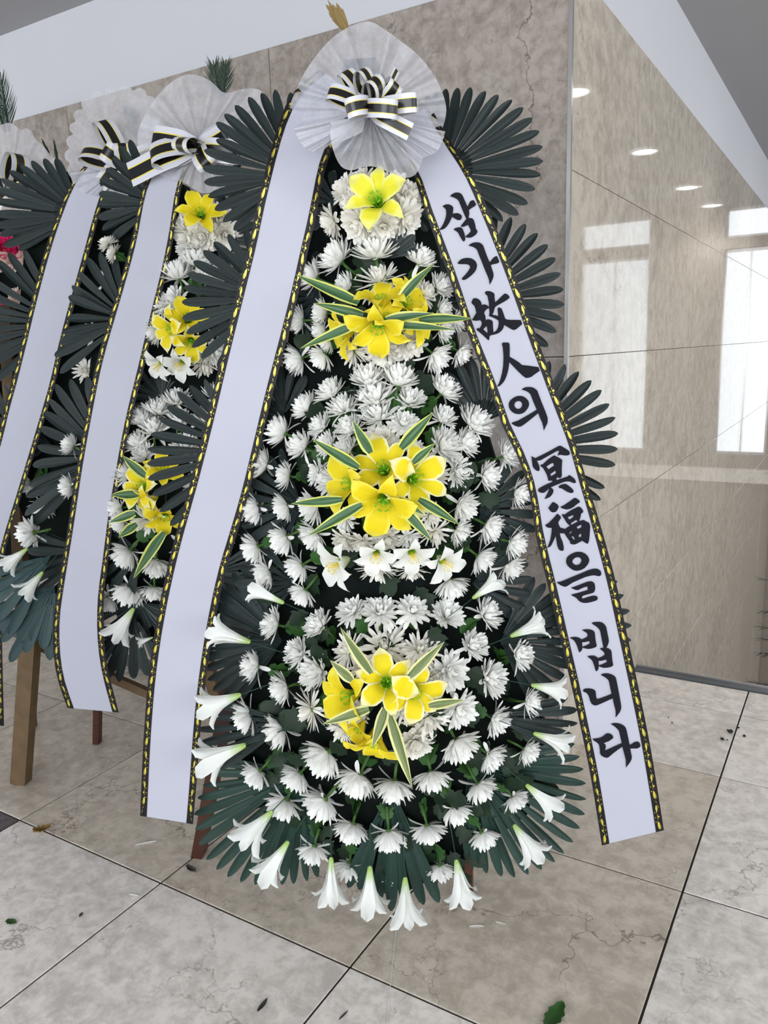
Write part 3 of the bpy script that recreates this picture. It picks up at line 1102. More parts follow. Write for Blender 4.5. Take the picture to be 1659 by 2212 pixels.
class Ribbon:
    def __init__(self, F, left, right, wfun, rows=48, border=0.125, name='condolence_ribbon'):
        self.F, self.wf, self.rows = F, wfun, rows
        self.L, self.Rr = smooth_path(left, 2), smooth_path(right, 2)
        self.border = border
        self.rowsP = []
        for i in range(rows):
            t = i / (rows - 1)
            a, b = poly_at(self.L, t), poly_at(self.Rr, t)
            w = wfun(t)
            self.rowsP.append((F.at(a.x, a.y, w), F.at(b.x, b.y, w)))
        self.s = [0.0]
        for (a, b), (c, d) in zip(self.rowsP, self.rowsP[1:]):
            self.s.append(self.s[-1] + ((a + b) / 2 - (c + d) / 2).length)
        self.width = sum((a - b).length for a, b in self.rowsP) / rows
        self.obj = obj(name, self.strip('white_band', border - 0.004, 1 - border + 0.004, 'satin', 6))
        self.obj.matrix_world = F.M
        for a, b in ((0.0, border), (1 - border, 1.0)):
            obj('border', self.strip('border', a, b, 'black', 3, 0.0008), self.obj)
        for sgn in (0, 1):
            self.gold(sgn)

    def pt(self, i, c, lift=0.0):
        a, b = self.rowsP[i]
        return a.lerp(b, c) + Vector((0, -lift, 0))

    def strip(self, name, c0, c1, mat, nc, lift=0.0):
        mb = MB()
        vs = []
        for i in range(self.rows):
            for j in range(nc):
                vs.append(self.pt(i, c0 + (c1 - c0) * j / (nc - 1), lift))
        mb.grid(vs, self.rows, nc)
        return mb.mesh(name, [MT[mat]], True)

    def at_s(self, s, c, lift):
        s = max(0.0, min(self.s[-1], s))
        i = 0
        while i < self.rows - 2 and self.s[i + 1] < s:
            i += 1
        k = (s - self.s[i]) / max(1e-6, self.s[i + 1] - self.s[i])
        return self.pt(i, c, lift).lerp(self.pt(i + 1, c, lift), k)

    def gold(self, side):
        per = self.width * 0.60
        mb = MB()
        n_ = int(self.s[-1] / per) + 1
        for q in range(n_):
            for poly in MOTIF_AB:
                pts = []
                for a, b in poly:
                    s = (q + b + 0.15) * per
                    c = self.border * (1 - a)
                    if side:
                        c = 1 - self.border + self.border * a if False else 1 - c
                    pts.append((s, c))
                if min(p[0] for p in pts) < 0 or max(p[0] for p in pts) > self.s[-1]:
                    continue
                tris = tessellate_polygon([[Vector((s, c * self.width, 0)) for s, c in pts]])
                mb.add([self.at_s(s, c, 0.0016) for s, c in pts], [tuple(t) for t in tris])
        o = obj('gold_print', mb.mesh('gold_print', [MT['gold']]), self.obj)
        return o

    def t_of(self, x, y):
        if not hasattr(self, 'tab'):
            self.tab = [(i / 160, poly_at(self.L, i / 160), poly_at(self.Rr, i / 160)) for i in range(161)]
        best, bt = 1e9, 0
        for t, a, b in self.tab:
            e = b - a
            d = abs(e.x * (y - a.y) - e.y * (x - a.x)) / e.length
            if d < best:
                best, bt = d, t
        return bt

    def letter(self, ox, oy, sc, outer, holes=()):
        def conv(pl):
            out = []
            for x, y in pl:
                X, Y = ox + x / sc, oy + y / sc
                out.append((X, Y))
            return out
        loops = [conv(outer)] + [conv(h) for h in holes]
        flat = [p for l in loops for p in l]
        t0 = self.t_of(sum(p[0] for p in flat) / len(flat), sum(p[1] for p in flat) / len(flat))
        tris = tessellate_polygon([[Vector((x, y, 0)) for x, y in l] for l in loops])
        vs = [self.F.at(x, y, self.wf(self.t_of(x, y)) + 0.0025) for x, y in flat]
        return vs, [tuple(t) for t in tris]

    def glyph(self, ox, oy, sc, polys):
        mb = MB()
        for outer, holes in polys:
            mb.add(*self.letter(ox, oy, sc, outer, holes))
        bmx = mb.mesh('character', [MT['ink']])
        return obj('character', bmx, self.obj)


GLYPHS = [
    (940, 410, 16.59, [
        ([(540, 215), (600, 155), (700, 105), (780, 92), (860, 100), (930, 140), (980, 200), (1060, 380), (1150, 590), (1175, 570), (1240, 430), (1290, 385), (1380, 368), (1420, 430), (1470, 525), (1420, 585), (1310, 650), (1210, 720), (1222, 840), (1200, 1010), (1280, 1008), (1340, 1030), (1385, 1085), (1430, 1230), (1462, 1400), (1510, 1460), (1512, 1520), (1470, 1590), (1400, 1650), (1300, 1705), (1230, 1722), (1150, 1712), (1085, 1690), (1100, 1650), (1200, 1570), (1275, 1490), (1255, 1400), (1175, 1255), (1100, 1290), (1030, 1325), (960, 1328), (910, 1305), (990, 1200), (1115, 1045), (1000, 780), (850, 410), (800, 350), (730, 305), (620, 255), (550, 240)], ()),
        ([(262, 588), (320, 545), (400, 518), (470, 515), (540, 535), (610, 580), (650, 640), (645, 720), (625, 860), (690, 840), (770, 830), (860, 850), (930, 895), (958, 950), (950, 1020), (915, 1070), (860, 1090), (790, 1078), (690, 1025), (605, 965), (560, 1070), (500, 1190), (420, 1310), (340, 1385), (240, 1430), (135, 1440), (200, 1365), (280, 1240), (340, 1100), (380, 970), (397, 850), (390, 730), (360, 675), (300, 625)], ()),
        ([(655, 1418), (720, 1370), (820, 1342), (900, 1342), (960, 1362), (1000, 1430), (1050, 1570), (1075, 1690), (1080, 1770), (1060, 1820), (1030, 1865), (970, 1810), (900, 1690), (820, 1540), (780, 1500), (710, 1455)], ())]),
    (980, 515, 15.08, [
        ([(485, 225), (560, 170), (640, 135), (740, 122), (830, 130), (900, 165), (960, 230), (1010, 370), (1090, 590), (1170, 775), (1200, 745), (1270, 650), (1340, 590), (1410, 572), (1450, 660), (1490, 760), (1440, 805), (1360, 830), (1250, 848), (1210, 875), (1250, 1000), (1290, 1130), (1300, 1200), (1285, 1290), (1240, 1390), (1170, 1520), (1150, 1350), (1110, 1240), (1040, 1080), (900, 730), (800, 480), (770, 390), (720, 330), (650, 285), (570, 255), (500, 240)], ()),
        ([(130, 800), (170, 740), (240, 680), (330, 645), (450, 630), (560, 645), (650, 690), (720, 755), (755, 840), (755, 930), (730, 1020), (670, 1110), (570, 1210), (460, 1295), (380, 1345), (320, 1358), (280, 1345), (262, 1315), (285, 1275), (370, 1190), (460, 1080), (520, 980), (535, 930), (520, 890), (470, 850), (400, 838), (280, 838), (180, 835), (140, 825)], ())]),
    (1010, 620, 12.76, [
        ([(475, 155), (500, 120), (550, 108), (630, 118), (700, 150), (740, 190), (745, 300), (760, 420), (820, 370), (920, 270), (1020, 178), (1090, 195), (1140, 240), (1160, 290), (1110, 340), (1000, 410), (860, 485), (770, 540), (745, 590), (720, 690), (685, 765), (760, 775), (840, 800), (840, 730), (825, 610), (845, 562), (890, 568), (935, 590), (960, 650), (1000, 760), (1035, 870), (1080, 895), (1180, 905), (1320, 905), (1465, 910), (1510, 1020), (1440, 1080), (1340, 1165), (1270, 1188), (1210, 1165), (1100, 1100), (1005, 1045), (995, 1110), (950, 1190), (880, 1255), (810, 1290), (720, 1315), (640, 1330), (605, 1360), (600, 1430), (575, 1475), (520, 1420), (430, 1335), (320, 1240), (260, 1195), (240, 1155), (270, 1138), (330, 1135), (370, 1080), (392, 1010), (380, 950), (345, 915), (260, 930), (170, 925), (120, 905), (170, 830), (240, 710), (215, 590), (180, 510), (120, 460), (105, 420), (130, 360), (160, 310), (220, 305), (290, 325), (350, 375), (380, 440), (395, 500), (440, 478), (490, 480), (550, 510), (590, 545), (585, 420), (560, 310), (545, 240), (500, 205)],
         ([(590, 575), (530, 610), (480, 660), (457, 720), (490, 800), (505, 920), (550, 885), (610, 895), (670, 920), (695, 960), (700, 1080), (712, 1240), (740, 1240), (800, 1190), (840, 1110), (858, 1000), (850, 930), (800, 890), (700, 840), (590, 800), (605, 700)], [(435, 1165), (520, 1075), (535, 1110), (550, 1230), (545, 1270), (490, 1220)]))]),
    (1065, 730, 15.08, [
        ([(290, 215), (300, 165), (325, 148), (480, 148), (520, 165), (540, 210), (545, 400), (540, 610), (700, 700), (850, 800), (940, 880), (1200, 910), (1480, 950), (1525, 1070), (1400, 1155), (1290, 1235), (1250, 1270), (1150, 1300), (1070, 1305), (980, 1245), (800, 1075), (530, 790), (510, 950), (480, 1110), (430, 1270), (370, 1400), (290, 1500), (210, 1570), (150, 1588), (140, 1560), (190, 1480), (240, 1340), (290, 1150), (325, 930), (338, 720), (338, 560), (325, 400), (315, 300)], ())]),
    (1085, 825, 15.08, [
        ([(640, 245), (680, 205), (760, 170), (870, 162), (980, 175), (1070, 220), (1140, 285), (1180, 390), (1280, 660), (1400, 950), (1465, 1130), (1480, 1220), (1475, 1330), (1430, 1430), (1350, 1590), (1330, 1450), (1300, 1330), (1230, 1180), (1170, 1020), (1000, 1160), (800, 1320), (680, 1410), (600, 1455), (520, 1465), (430, 1435), (340, 1385), (300, 1350), (340, 1315), (420, 1290), (520, 1255), (700, 1155), (900, 1040), (1120, 905), (1010, 650), (920, 410), (860, 345), (780, 300), (700, 270), (650, 265)], ()),
        ([(208, 740), (220, 670), (260, 600), (330, 540), (430, 480), (520, 455), (620, 455), (710, 485), (790, 545), (850, 620), (875, 710), (860, 800), (810, 890), (740, 975), (640, 1035), (530, 1055), (420, 1035), (320, 980), (250, 900), (215, 820)],
         ([(390, 745), (415, 680), (470, 635), (550, 622), (610, 650), (648, 710), (640, 790), (600, 850), (530, 882), (460, 868), (410, 815)],))]),
    (1140, 955, 15.08, [
        ([(118, 455), (180, 490), (250, 525), (300, 495), (500, 400), (720, 285), (1000, 130), (1070, 115), (1150, 160), (1280, 240), (1355, 300), (1378, 360), (1360, 410), (1300, 435), (1200, 438), (1100, 420), (1030, 418), (970, 450), (1000, 350), (1022, 280), (960, 290), (850, 350), (620, 480), (420, 595), (300, 610), (340, 690), (375, 780), (390, 870), (380, 930), (350, 948), (280, 930), (210, 870), (160, 790), (140, 650)], ()),
        ([(408, 745), (440, 732), (490, 725), (560, 655), (640, 580), (750, 500), (855, 430), (930, 465), (1050, 525), (1130, 590), (1120, 650), (1108, 850), (1110, 1100), (1085, 1160), (1020, 1178), (980, 1150), (940, 1170), (935, 1220), (960, 1240), (1050, 1200), (1200, 1155), (1300, 1120), (1350, 1070), (1430, 1120), (1520, 1190), (1560, 1260), (1570, 1310), (1540, 1340), (1470, 1330), (1380, 1290), (1280, 1280), (1180, 1300), (1050, 1350), (900, 1410), (745, 1480), (800, 1510), (840, 1570), (830, 1640), (780, 1730), (720, 1790), (640, 1830), (545, 1858), (580, 1780), (650, 1650), (700, 1510), (600, 1600), (530, 1655), (440, 1655), (370, 1630), (332, 1580), (335, 1545), (380, 1500), (480, 1440), (620, 1370), (790, 1300), (800, 1262), (740, 1258), (670, 1260), (650, 1150), (600, 1020), (520, 880), (480, 830), (430, 800)],
         ([(610, 800), (750, 705), (830, 680), (855, 765), (675, 890)], [(735, 1045), (900, 930), (922, 1010), (765, 1115)])),
        ([(1010, 1440), (1060, 1400), (1150, 1370), (1230, 1360), (1320, 1410), (1430, 1500), (1490, 1570), (1492, 1630), (1450, 1662), (1380, 1655), (1290, 1625), (1200, 1570), (1110, 1510), (1020, 1498)], ())]),
    (1170, 1070, 14.43, [
        ([(590, 350), (660, 330), (760, 265), (900, 170), (1020, 78), (1080, 90), (1160, 145), (1200, 210), (1110, 270), (980, 375), (880, 425), (780, 445), (690, 425), (610, 395)], ()),
        ([(208, 395), (260, 320), (320, 235), (365, 205), (420, 235), (500, 290), (535, 350), (510, 420), (460, 500), (420, 525), (350, 535), (290, 510), (240, 450)], ()),
        ([(485, 570), (540, 610), (590, 660), (605, 710), (560, 770), (520, 840), (530, 910), (580, 1005), (730, 1050), (880, 945), (820, 900), (770, 840), (700, 720), (640, 640), (640, 590), (665, 585), (710, 605), (800, 540), (940, 450), (1060, 395), (1140, 350), (1200, 365), (1260, 420), (1300, 495), (1290, 530), (1230, 575), (1210, 690), (1170, 800), (1240, 785), (1310, 765), (1400, 820), (1480, 855), (1515, 960), (1500, 1200), (1480, 1400), (1450, 1500), (1410, 1508), (1340, 1470), (1265, 1420), (1170, 1470), (1050, 1530), (970, 1535), (910, 1515), (885, 1485), (885, 1440), (830, 1370), (770, 1280), (705, 1185), (640, 1190), (565, 1180), (590, 1300), (650, 1440), (685, 1580), (690, 1690), (660, 1735), (600, 1730), (540, 1695), (490, 1590), (465, 1450), (440, 1270), (380, 1400), (320, 1530), (280, 1590), (165, 1650), (220, 1530), (270, 1380), (305, 1180), (315, 1015), (250, 1018), (170, 1000), (120, 950), (115, 925), (220, 860), (340, 740), (440, 630)],
         ([(815, 685), (985, 615), (990, 660), (970, 690), (865, 760)], [(915, 870), (1070, 770), (1130, 815), (920, 925)], [(1095, 980), (1240, 915), (1235, 1000), (1125, 1055)], [(855, 1185), (935, 1110), (935, 1150), (880, 1205)], [(930, 1285), (980, 1275), (1035, 1360), (1010, 1390), (990, 1375)], [(1155, 1245), (1225, 1185), (1235, 1285), (1165, 1315)]))]),
    (1195, 1185, 14.43, [
        ([(400, 400), (415, 310), (460, 240), (550, 175), (680, 115), (790, 100), (900, 112), (1000, 160), (1080, 240), (1125, 340), (1120, 410), (1070, 510), (980, 610), (870, 670), (740, 695), (640, 680), (540, 620), (450, 540), (410, 460)],
         ([(592, 405), (620, 345), (680, 290), (770, 268), (840, 290), (880, 350), (870, 420), (820, 490), (740, 518), (670, 505), (615, 455)],)),
        ([(110, 1055), (150, 1040), (240, 1030), (350, 985), (600, 880), (850, 780), (1080, 680), (1220, 635), (1320, 625), (1400, 640), (1470, 690), (1500, 760), (1490, 830), (1440, 865), (1370, 855), (1280, 835), (1180, 845), (1000, 890), (800, 975), (600, 1065), (480, 1145), (400, 1190), (340, 1190), (250, 1155), (160, 1100)], ()),
        ([(555, 1222), (700, 1175), (900, 1100), (1080, 1030), (1180, 1018), (1250, 1045), (1295, 1110), (1310, 1220), (1300, 1310), (1260, 1375), (1150, 1410), (1000, 1450), (920, 1475), (893, 1520), (905, 1560), (935, 1562), (1100, 1505), (1230, 1470), (1310, 1470), (1370, 1495), (1390, 1540), (1375, 1600), (1320, 1630), (1200, 1665), (1060, 1695), (960, 1698), (870, 1675), (800, 1630), (720, 1540), (650, 1500), (580, 1465), (565, 1440), (600, 1425), (750, 1390), (950, 1330), (1080, 1290), (1062, 1185), (960, 1210), (860, 1255), (770, 1300), (700, 1292), (610, 1255)], ())]),
    (1220, 1335, 14.43, [
        ([(840, 170), (880, 135), (960, 125), (1080, 120), (1170, 145), (1240, 200), (1290, 280), (1320, 420), (1360, 620), (1375, 700), (1365, 780), (1330, 870), (1295, 930), (1360, 945), (1430, 990), (1460, 1060), (1470, 1200), (1490, 1370), (1512, 1450), (1490, 1500), (1430, 1530), (1330, 1550), (1220, 1558), (1130, 1535), (1060, 1500), (1055, 1570), (1030, 1630), (975, 1670), (950, 1610), (920, 1500), (880, 1380), (840, 1310), (780, 1260), (710, 1210), (730, 1185), (820, 1175), (910, 1172), (970, 1200), (1045, 1252), (1150, 1210), (1225, 1165), (1245, 1120), (1220, 1070), (1150, 1005), (1100, 965), (1120, 938), (1205, 930), (1170, 760), (1130, 550), (1105, 420), (1070, 350), (1000, 280), (920, 225)],
         ([(1055, 1340), (1160, 1335), (1285, 1298), (1310, 1370), (1180, 1440), (1060, 1480)],)),
        ([(540, 380), (600, 358), (700, 350), (790, 358), (870, 385), (925, 430), (942, 500), (955, 650), (980, 800), (1000, 850), (980, 900), (920, 930), (830, 955), (740, 968), (650, 955), (550, 925), (545, 970), (520, 1020), (455, 1080), (430, 1030), (400, 920), (350, 800), (300, 715), (230, 660), (150, 625), (210, 600), (300, 588), (400, 600), (460, 625), (525, 670), (620, 630), (690, 590), (712, 545), (700, 490), (660, 450), (600, 415)],
         ([(538, 760), (640, 752), (760, 720), (780, 795), (670, 855), (550, 900)],))]),
    (1250, 1445, 15.8, [
        ([(755, 205), (810, 170), (900, 152), (1010, 155), (1120, 185), (1210, 235), (1270, 300), (1300, 430), (1370, 790), (1440, 1180), (1455, 1310), (1440, 1400), (1400, 1490), (1320, 1590), (1255, 1670), (1265, 1520), (1255, 1400), (1210, 1230), (1160, 1010), (1000, 1080), (800, 1170), (650, 1235), (580, 1250), (510, 1240), (440, 1190), (390, 1090), (355, 960), (310, 865), (250, 810), (170, 780), (145, 745), (170, 700), (230, 675), (330, 665), (430, 675), (520, 705), (575, 765), (590, 850), (595, 940), (625, 1035), (720, 1010), (930, 935), (1120, 855), (1080, 660), (1035, 430), (1000, 370), (930, 305), (850, 260)], ())]),
    (1270, 1550, 13.27, [
        ([(655, 190), (720, 165), (810, 158), (920, 178), (1010, 220), (1080, 285), (1110, 370), (1150, 560), (1200, 795), (1270, 750), (1340, 705), (1410, 690), (1460, 705), (1500, 760), (1505, 830), (1460, 870), (1390, 892), (1310, 888), (1215, 890), (1235, 1010), (1258, 1110), (1255, 1180), (1225, 1260), (1160, 1350), (1085, 1440), (1090, 1330), (1085, 1220), (1050, 1080), (985, 840), (880, 910), (720, 1030), (600, 1135), (540, 1158), (460, 1140), (380, 1090), (345, 1020), (345, 950), (330, 840), (310, 770), (260, 720), (180, 670), (125, 615), (180, 608), (280, 598), (370, 575), (450, 525), (520, 465), (590, 452), (670, 480), (715, 530), (730, 580), (690, 620), (600, 680), (450, 735), (500, 770), (515, 840), (490, 950), (620, 895), (800, 810), (970, 735), (930, 560), (890, 390), (850, 335), (780, 270), (710, 220)], ())]),
]


# ------------------------------------------------------------------ the wreath in front
def foam(root, F, rows, base=0.0):
    """dark netted body: rows of (z, half width)"""
    mb = MB()
    nu = 17
    front, back = [], []
    for z, h in rows:
        for j in range(nu):
            c = 2 * j / (nu - 1) - 1
            u = c * h + base
            w = max(0.02, (F.surf(u, z) - 0.055) * (1 - 0.55 * c ** 4))
            front.append((u, -w, z))
    mb.grid(front, len(rows), nu)
    for z, h in rows:
        for j in (0, nu - 1):
            c = 2 * j / (nu - 1) - 1
            back.append((c * h + base, 0.03, z))
    k = len(rows)
    fs = [(2 * i, 2 * i + 1, 2 * i + 3, 2 * i + 2) for i in range(k - 1)]
    mb.add(back, fs)
    f0 = [(z, h) for z, h in rows]
    for side, j in ((0, 0), (1, nu - 1)):
        vs, ff = [], []
        for i in range(k):
            vs += [front[i * nu + j], back[2 * i + side]]
        mb.add(vs, [(2 * i, 2 * i + 1, 2 * i + 3, 2 * i + 2) for i in range(k - 1)])
    return obj('foam_body', mb.mesh('foam_body', [MT['base']], True), root)


W1 = Frame(-0.93, 1.50, 22)


def bump(F, px_, py_, s, h):
    p = F.at(px_, py_, 0.15)
    F.bumps.append((p.x, p.z, s, h))


bump(W1, 830, 1530, 0.30, 0.17)
bump(W1, 828, 1070, 0.24, 0.14)
bump(W1, 820, 680, 0.18, 0.10)
bump(W1, 808, 440, 0.12, 0.08)
wreath = obj('funeral_wreath', None)
wreath.matrix_world = W1.M
tag(wreath, 'large tiered funeral wreath in front, with dry straw-coloured tuft on top', 'wreath')
foam(wreath, W1, [(0.17, 0.05), (0.24, 0.16), (0.4, 0.34), (0.6, 0.39), (0.8, 0.33), (0.95, 0.29), (1.15, 0.30), (1.35, 0.24), (1.5, 0.19), (1.65, 0.16), (1.8, 0.13), (1.95, 0.09), (2.08, 0.03)])

FANS = [
    ((640, 380), [(628, 200), (594, 194), (565, 201), (537, 210), (508, 228), (485, 247), (467, 265), (467, 302), (441, 325), (438, 364), (441, 394), (450, 425), (464, 453), (482, 479), (505, 497)], dict(w1=0.02)),
    ((958, 370), [(907, 220), (922, 207), (942, 200), (963, 192), (989, 190), (1017, 189), (1048, 197), (1076, 205), (1106, 216), (1130, 233), (1150, 256), (1165, 284), (1172, 317), (1173, 348), (1168, 378), (1156, 409), (1140, 440), (1120, 464), (1086, 478)], dict(w1=0.0)),
    ((585, 645), [(530, 495), (493, 506), (462, 523), (439, 542), (418, 565), (405, 592), (397, 621), (393, 653), (394, 688), (403, 720), (415, 750), (435, 774), (470, 795)], dict(w1=0.02)),
    ((1030, 650), [(1070, 463), (1104, 470), (1135, 484), (1161, 504), (1183, 529), (1200, 558), (1211, 591), (1217, 625), (1219, 658), (1213, 689), (1202, 717), (1184, 748)], dict(w1=0.0)),
    ((535, 975), [(478, 800), (442, 819), (410, 833), (383, 846), (361, 877), (343, 902), (326, 938), (319, 970), (318, 1002), (320, 1035), (329, 1069), (346, 1105), (368, 1135), (400, 1160)], dict(w1=0.02)),
    ((1125, 970), [(1150, 775), (1187, 780), (1221, 787), (1250, 803), (1277, 822), (1299, 843), (1316, 873), (1329, 902), (1335, 936), (1334, 970), (1329, 1004), (1306, 1054), (1297, 1080)], dict(w1=0.0)),
    ((1125, 1350), [(1290, 1195), (1315, 1225), (1333, 1255), (1347, 1285), (1360, 1319), (1364, 1351), (1363, 1383), (1340, 1440), (1310, 1480)], dict(w1=0.0, mat='fan')),
    ((655, 1668), [(452, 1640), (449, 1667), (438, 1696), (427, 1724), (419, 1759), (422, 1791), (430, 1824), (446, 1857), (468, 1878), (492, 1894), (520, 1905), (551, 1911), (579, 1912), (609, 1911), (634, 1909), (663, 1903), (686, 1895)], dict(w0=0.07, w1=0.07, mat='fan_green')),
    ((1010, 1650), [(1241, 1607), (1252, 1634), (1260, 1661), (1265, 1692), (1266, 1726), (1263, 1759), (1252, 1789), (1238, 1819), (1218, 1843), (1198, 1862), (1170, 1878), (1141, 1889), (1111, 1895), (1083, 1893), (1051, 1886), (1029, 1873), (1010, 1850)], dict(w0=0.07, w1=0.07, mat='fan_green')),
    ((845, 1700), [(752, 1917), (776, 1922), (812, 1962), (845, 1968), (880, 1962), (915, 1954), (948, 1949)], dict(w0=0.08, w1=0.09, mat='fan_green', wpx=27)),
]
for org, tips, kw in FANS:
    kw = dict(kw)
    kw.setdefault('w0', 0.06)
    fan(wreath, W1, org, tips, **kw)
GF = [
    ((690, 640), 105, 95, 250, 9), ((950, 640), 100, -70, 80, 9), ((835, 560), 85, 20, 160, 8), ((730, 440), 80, 100, 250, 7), ((890, 440), 75, -60, 70, 6),
    ((610, 900), 112, 60, 190, 9), ((1045, 910), 140, 25, 140, 10), ((650, 1090), 140, 110, 260, 11), ((1035, 1100), 130, -80, 70, 11),
    ((610, 1385), 190, 118, 232, 15), ((1080, 1385), 170, -60, 62, 13), ((630, 1560), 205, 165, 212, 6), ((1050, 1545), 200, -22, 12, 5), ((640, 1260), 130, 130, 230, 7), ((1020, 1260), 130, -40, 50, 7),
]
for org, r, a0, a1, n_ in GF:
    q = W1.on(org[0], org[1])
    e = W1.on(org[0] + r * cos(radians((a0 + a1) / 2)) * 0.9, org[1] - r * sin(radians((a0 + a1) / 2)) * 0.9)
    gfan(wreath, W1, org, r, a0, a1, n_, w0=max(0.05, -q.y - 0.012), w1=max(0.04, -e.y - 0.012), hub=0.35)

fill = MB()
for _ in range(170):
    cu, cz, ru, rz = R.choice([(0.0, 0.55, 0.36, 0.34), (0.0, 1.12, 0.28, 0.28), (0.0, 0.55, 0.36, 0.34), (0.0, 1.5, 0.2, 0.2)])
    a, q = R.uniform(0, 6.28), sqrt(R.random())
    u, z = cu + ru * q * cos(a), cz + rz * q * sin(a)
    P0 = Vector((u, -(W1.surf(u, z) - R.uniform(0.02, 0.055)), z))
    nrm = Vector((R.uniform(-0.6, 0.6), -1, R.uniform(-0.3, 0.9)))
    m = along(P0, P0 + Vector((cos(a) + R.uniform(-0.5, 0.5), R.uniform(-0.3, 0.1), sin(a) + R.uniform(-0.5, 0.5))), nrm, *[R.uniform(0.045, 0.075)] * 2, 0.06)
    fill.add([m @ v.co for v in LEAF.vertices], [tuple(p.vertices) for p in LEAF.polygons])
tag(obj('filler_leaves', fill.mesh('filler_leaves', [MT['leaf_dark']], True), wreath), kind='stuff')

TOPC, UPC, MIDC, BOTC = ((808, 440), 150), ((820, 680), 175), ((828, 1070), 265), ((830, 1530), 340)
MUM1 = {
    'top': [(737, 402, 72, 'full'), (755, 440, 62, 'full'), (765, 490, 86, 'full'), (705, 482, 66, 'full'), (830, 492, 62, 'full'), (886, 478, 80, 'full'), (882, 428, 72, 'full'), (858, 392, 70, 'full'), (778, 382, 56, 'full'), (900, 415, 50, 'full')],
    'up': [(723, 553, 78), (809, 536, 84), (910, 556, 64), (671, 595, 64), (817, 590, 84, 'spider'), (745, 614, 52), (925, 630, 60, 'full'), (955, 617, 54), (693, 675, 54), (643, 692, 54), (960, 669, 48), (962, 711, 54), (993, 692, 48), (690, 714, 48), (703, 739, 44), (638, 778, 62), (692, 773, 56), (749, 767, 74, 'spider'), (827, 767, 74, 'full'), (892, 750, 74, 'full'), (947, 773, 64), (1000, 766, 52)],
    'mid': [(794, 815, 70), (863, 815, 76), (710, 842, 66), (810, 853, 76), (887, 860, 62), (964, 838, 68), (660, 876, 62), (738, 876, 64), (814, 891, 72), (873, 908, 62, 'open'), (960, 899, 54), (1031, 910, 78), (602, 930, 68), (688, 917, 58), (647, 960, 62), (753, 922, 60), (703, 957, 52), (745, 966, 56), (823, 946, 78, 'full'), (966, 962, 78), (1010, 954, 62), (1101, 980, 60), (562, 1001, 64), (612, 1027, 56), (675, 1019, 56, 'open'), (708, 1040, 58), (949, 1027, 62), (996, 1019, 62), (1057, 1027, 62), (897, 966, 40), (1126, 1066, 60), (547, 1099, 62), (610, 1097, 58), (668, 1097, 66), (1005, 1095, 66), (1064, 1140, 66), (545, 1186, 62), (608, 1166, 64), (673, 1162, 68), (736, 1127, 56, 'open'), (936, 1119, 52, 'spider'), (997, 1153, 58), (944, 1160, 62, 'spider'), (740, 1175, 60, 'full'), (779, 1180, 54, 'full'), (838, 1171, 62, 'full'), (884, 1168, 48), (1116, 1175, 64), (1107, 1231, 64), (1044, 1210, 64), (569, 1240, 64), (641, 1227, 62), (651, 1285, 58), (814, 1244, 74, 'spider'), (890, 1244, 62, 'spider'), (977, 1268, 66)],
    'bot': [(757, 1313, 68, 'open'), (822, 1313, 72, 'open'), (896, 1313, 68, 'open'), (967, 1326, 64), (1058, 1323, 66), (683, 1346, 64), (585, 1346, 64), (741, 1402, 76, 'spider'), (828, 1391, 92, 'spider'), (909, 1397, 78, 'spider'), (1025, 1392, 62), (638, 1410, 60), (541, 1437, 70), (678, 1450, 74), (980, 1453, 80), (1066, 1465, 72), (1129, 1412, 66), (931, 1468, 54, 'full'), (605, 1488, 64), (529, 1549, 70), (655, 1539, 84, 'spider'), (1000, 1539, 80), (1078, 1559, 64), (1149, 1518, 56), (931, 1562, 84, 'spider'), (901, 1615, 80, 'full'), (729, 1584, 60), (597, 1579, 72), (995, 1615, 80), (1144, 1625, 56), (696, 1640, 86), (552, 1674, 60), (638, 1680, 64), (1066, 1640, 64), (774, 1440, 50), (769, 1691, 82), (850, 1705, 76), (934, 1686, 74), (1040, 1707, 66), (612, 1741, 70), (690, 1738, 78), (758, 1795, 70), (842, 1810, 70), (926, 1798, 66), (986, 1757, 62), (1116, 1730, 54), (1046, 1811, 60), (677, 1840, 60), (753, 1877, 60), (845, 1897, 36), (951, 1882, 54), (870, 1540, 60), (760, 1540, 60)],
}
for key, c in (('top', TOPC), ('up', UPC), ('mid', MIDC), ('bot', BOTC)):
    for t in MUM1[key]:
        mum(wreath, W1, t[0], t[1], t[2], c[0], c[1], t[3] if len(t) > 3 else None, leafy_=0.1 if key == 'top' else 0.75, dw=0.02 if key == 'top' else 0.0)
LILY1 = [
    (810, 425, 116, 100, 22, 'lemon', 0.06), 
    (822, 640, 100, 90, 62, 'yellow', 0.07), (815, 712, 118, 270, 42, 'yellow', 0.08), (882, 648, 96, 30, 62, 'yellow', 0.04), (738, 722, 92, 200, 60, 'yellow', 0.03), (905, 700, 84, 345, 60, 'yellow', 0.03), (838, 682, 76, 60, 40, 'yellow', 0.07),
    (826, 1008, 112, 95, 30, 'pale', 0.06), (746, 1045, 108, 170, 42, 'yellow', 0.06), (900, 1032, 116, 20, 34, 'pale', 0.07), (827, 1092, 126, 268, 26, 'yellow', 0.08),
    (835, 1474, 104, 75, 26, 'pale', 0.08), (744, 1508, 112, 175, 40, 'yellow', 0.06), (898, 1500, 106, 340, 30, 'pale', 0.07), (808, 1612, 112, 262, 46, 'yellow', 0.06), (772, 1580, 70, 230, 40, 'yellow', 0.05),
]
for x, y, d, az, tl, k, dw in LILY1:
    lily(wreath, W1, x, y, d * (1.12 if y > 800 else 1.04), az, tl, k, dw)
for x, y, d, az, tl in [(725, 1222, 104, 200, 44), (812, 1202, 86, 280, 24), (892, 1202, 84, 300, 34), (963, 1218, 88, 330, 44)]:
    lily(wreath, W1, x, y, d, az, tl, 'white', 0.05, 'gold')
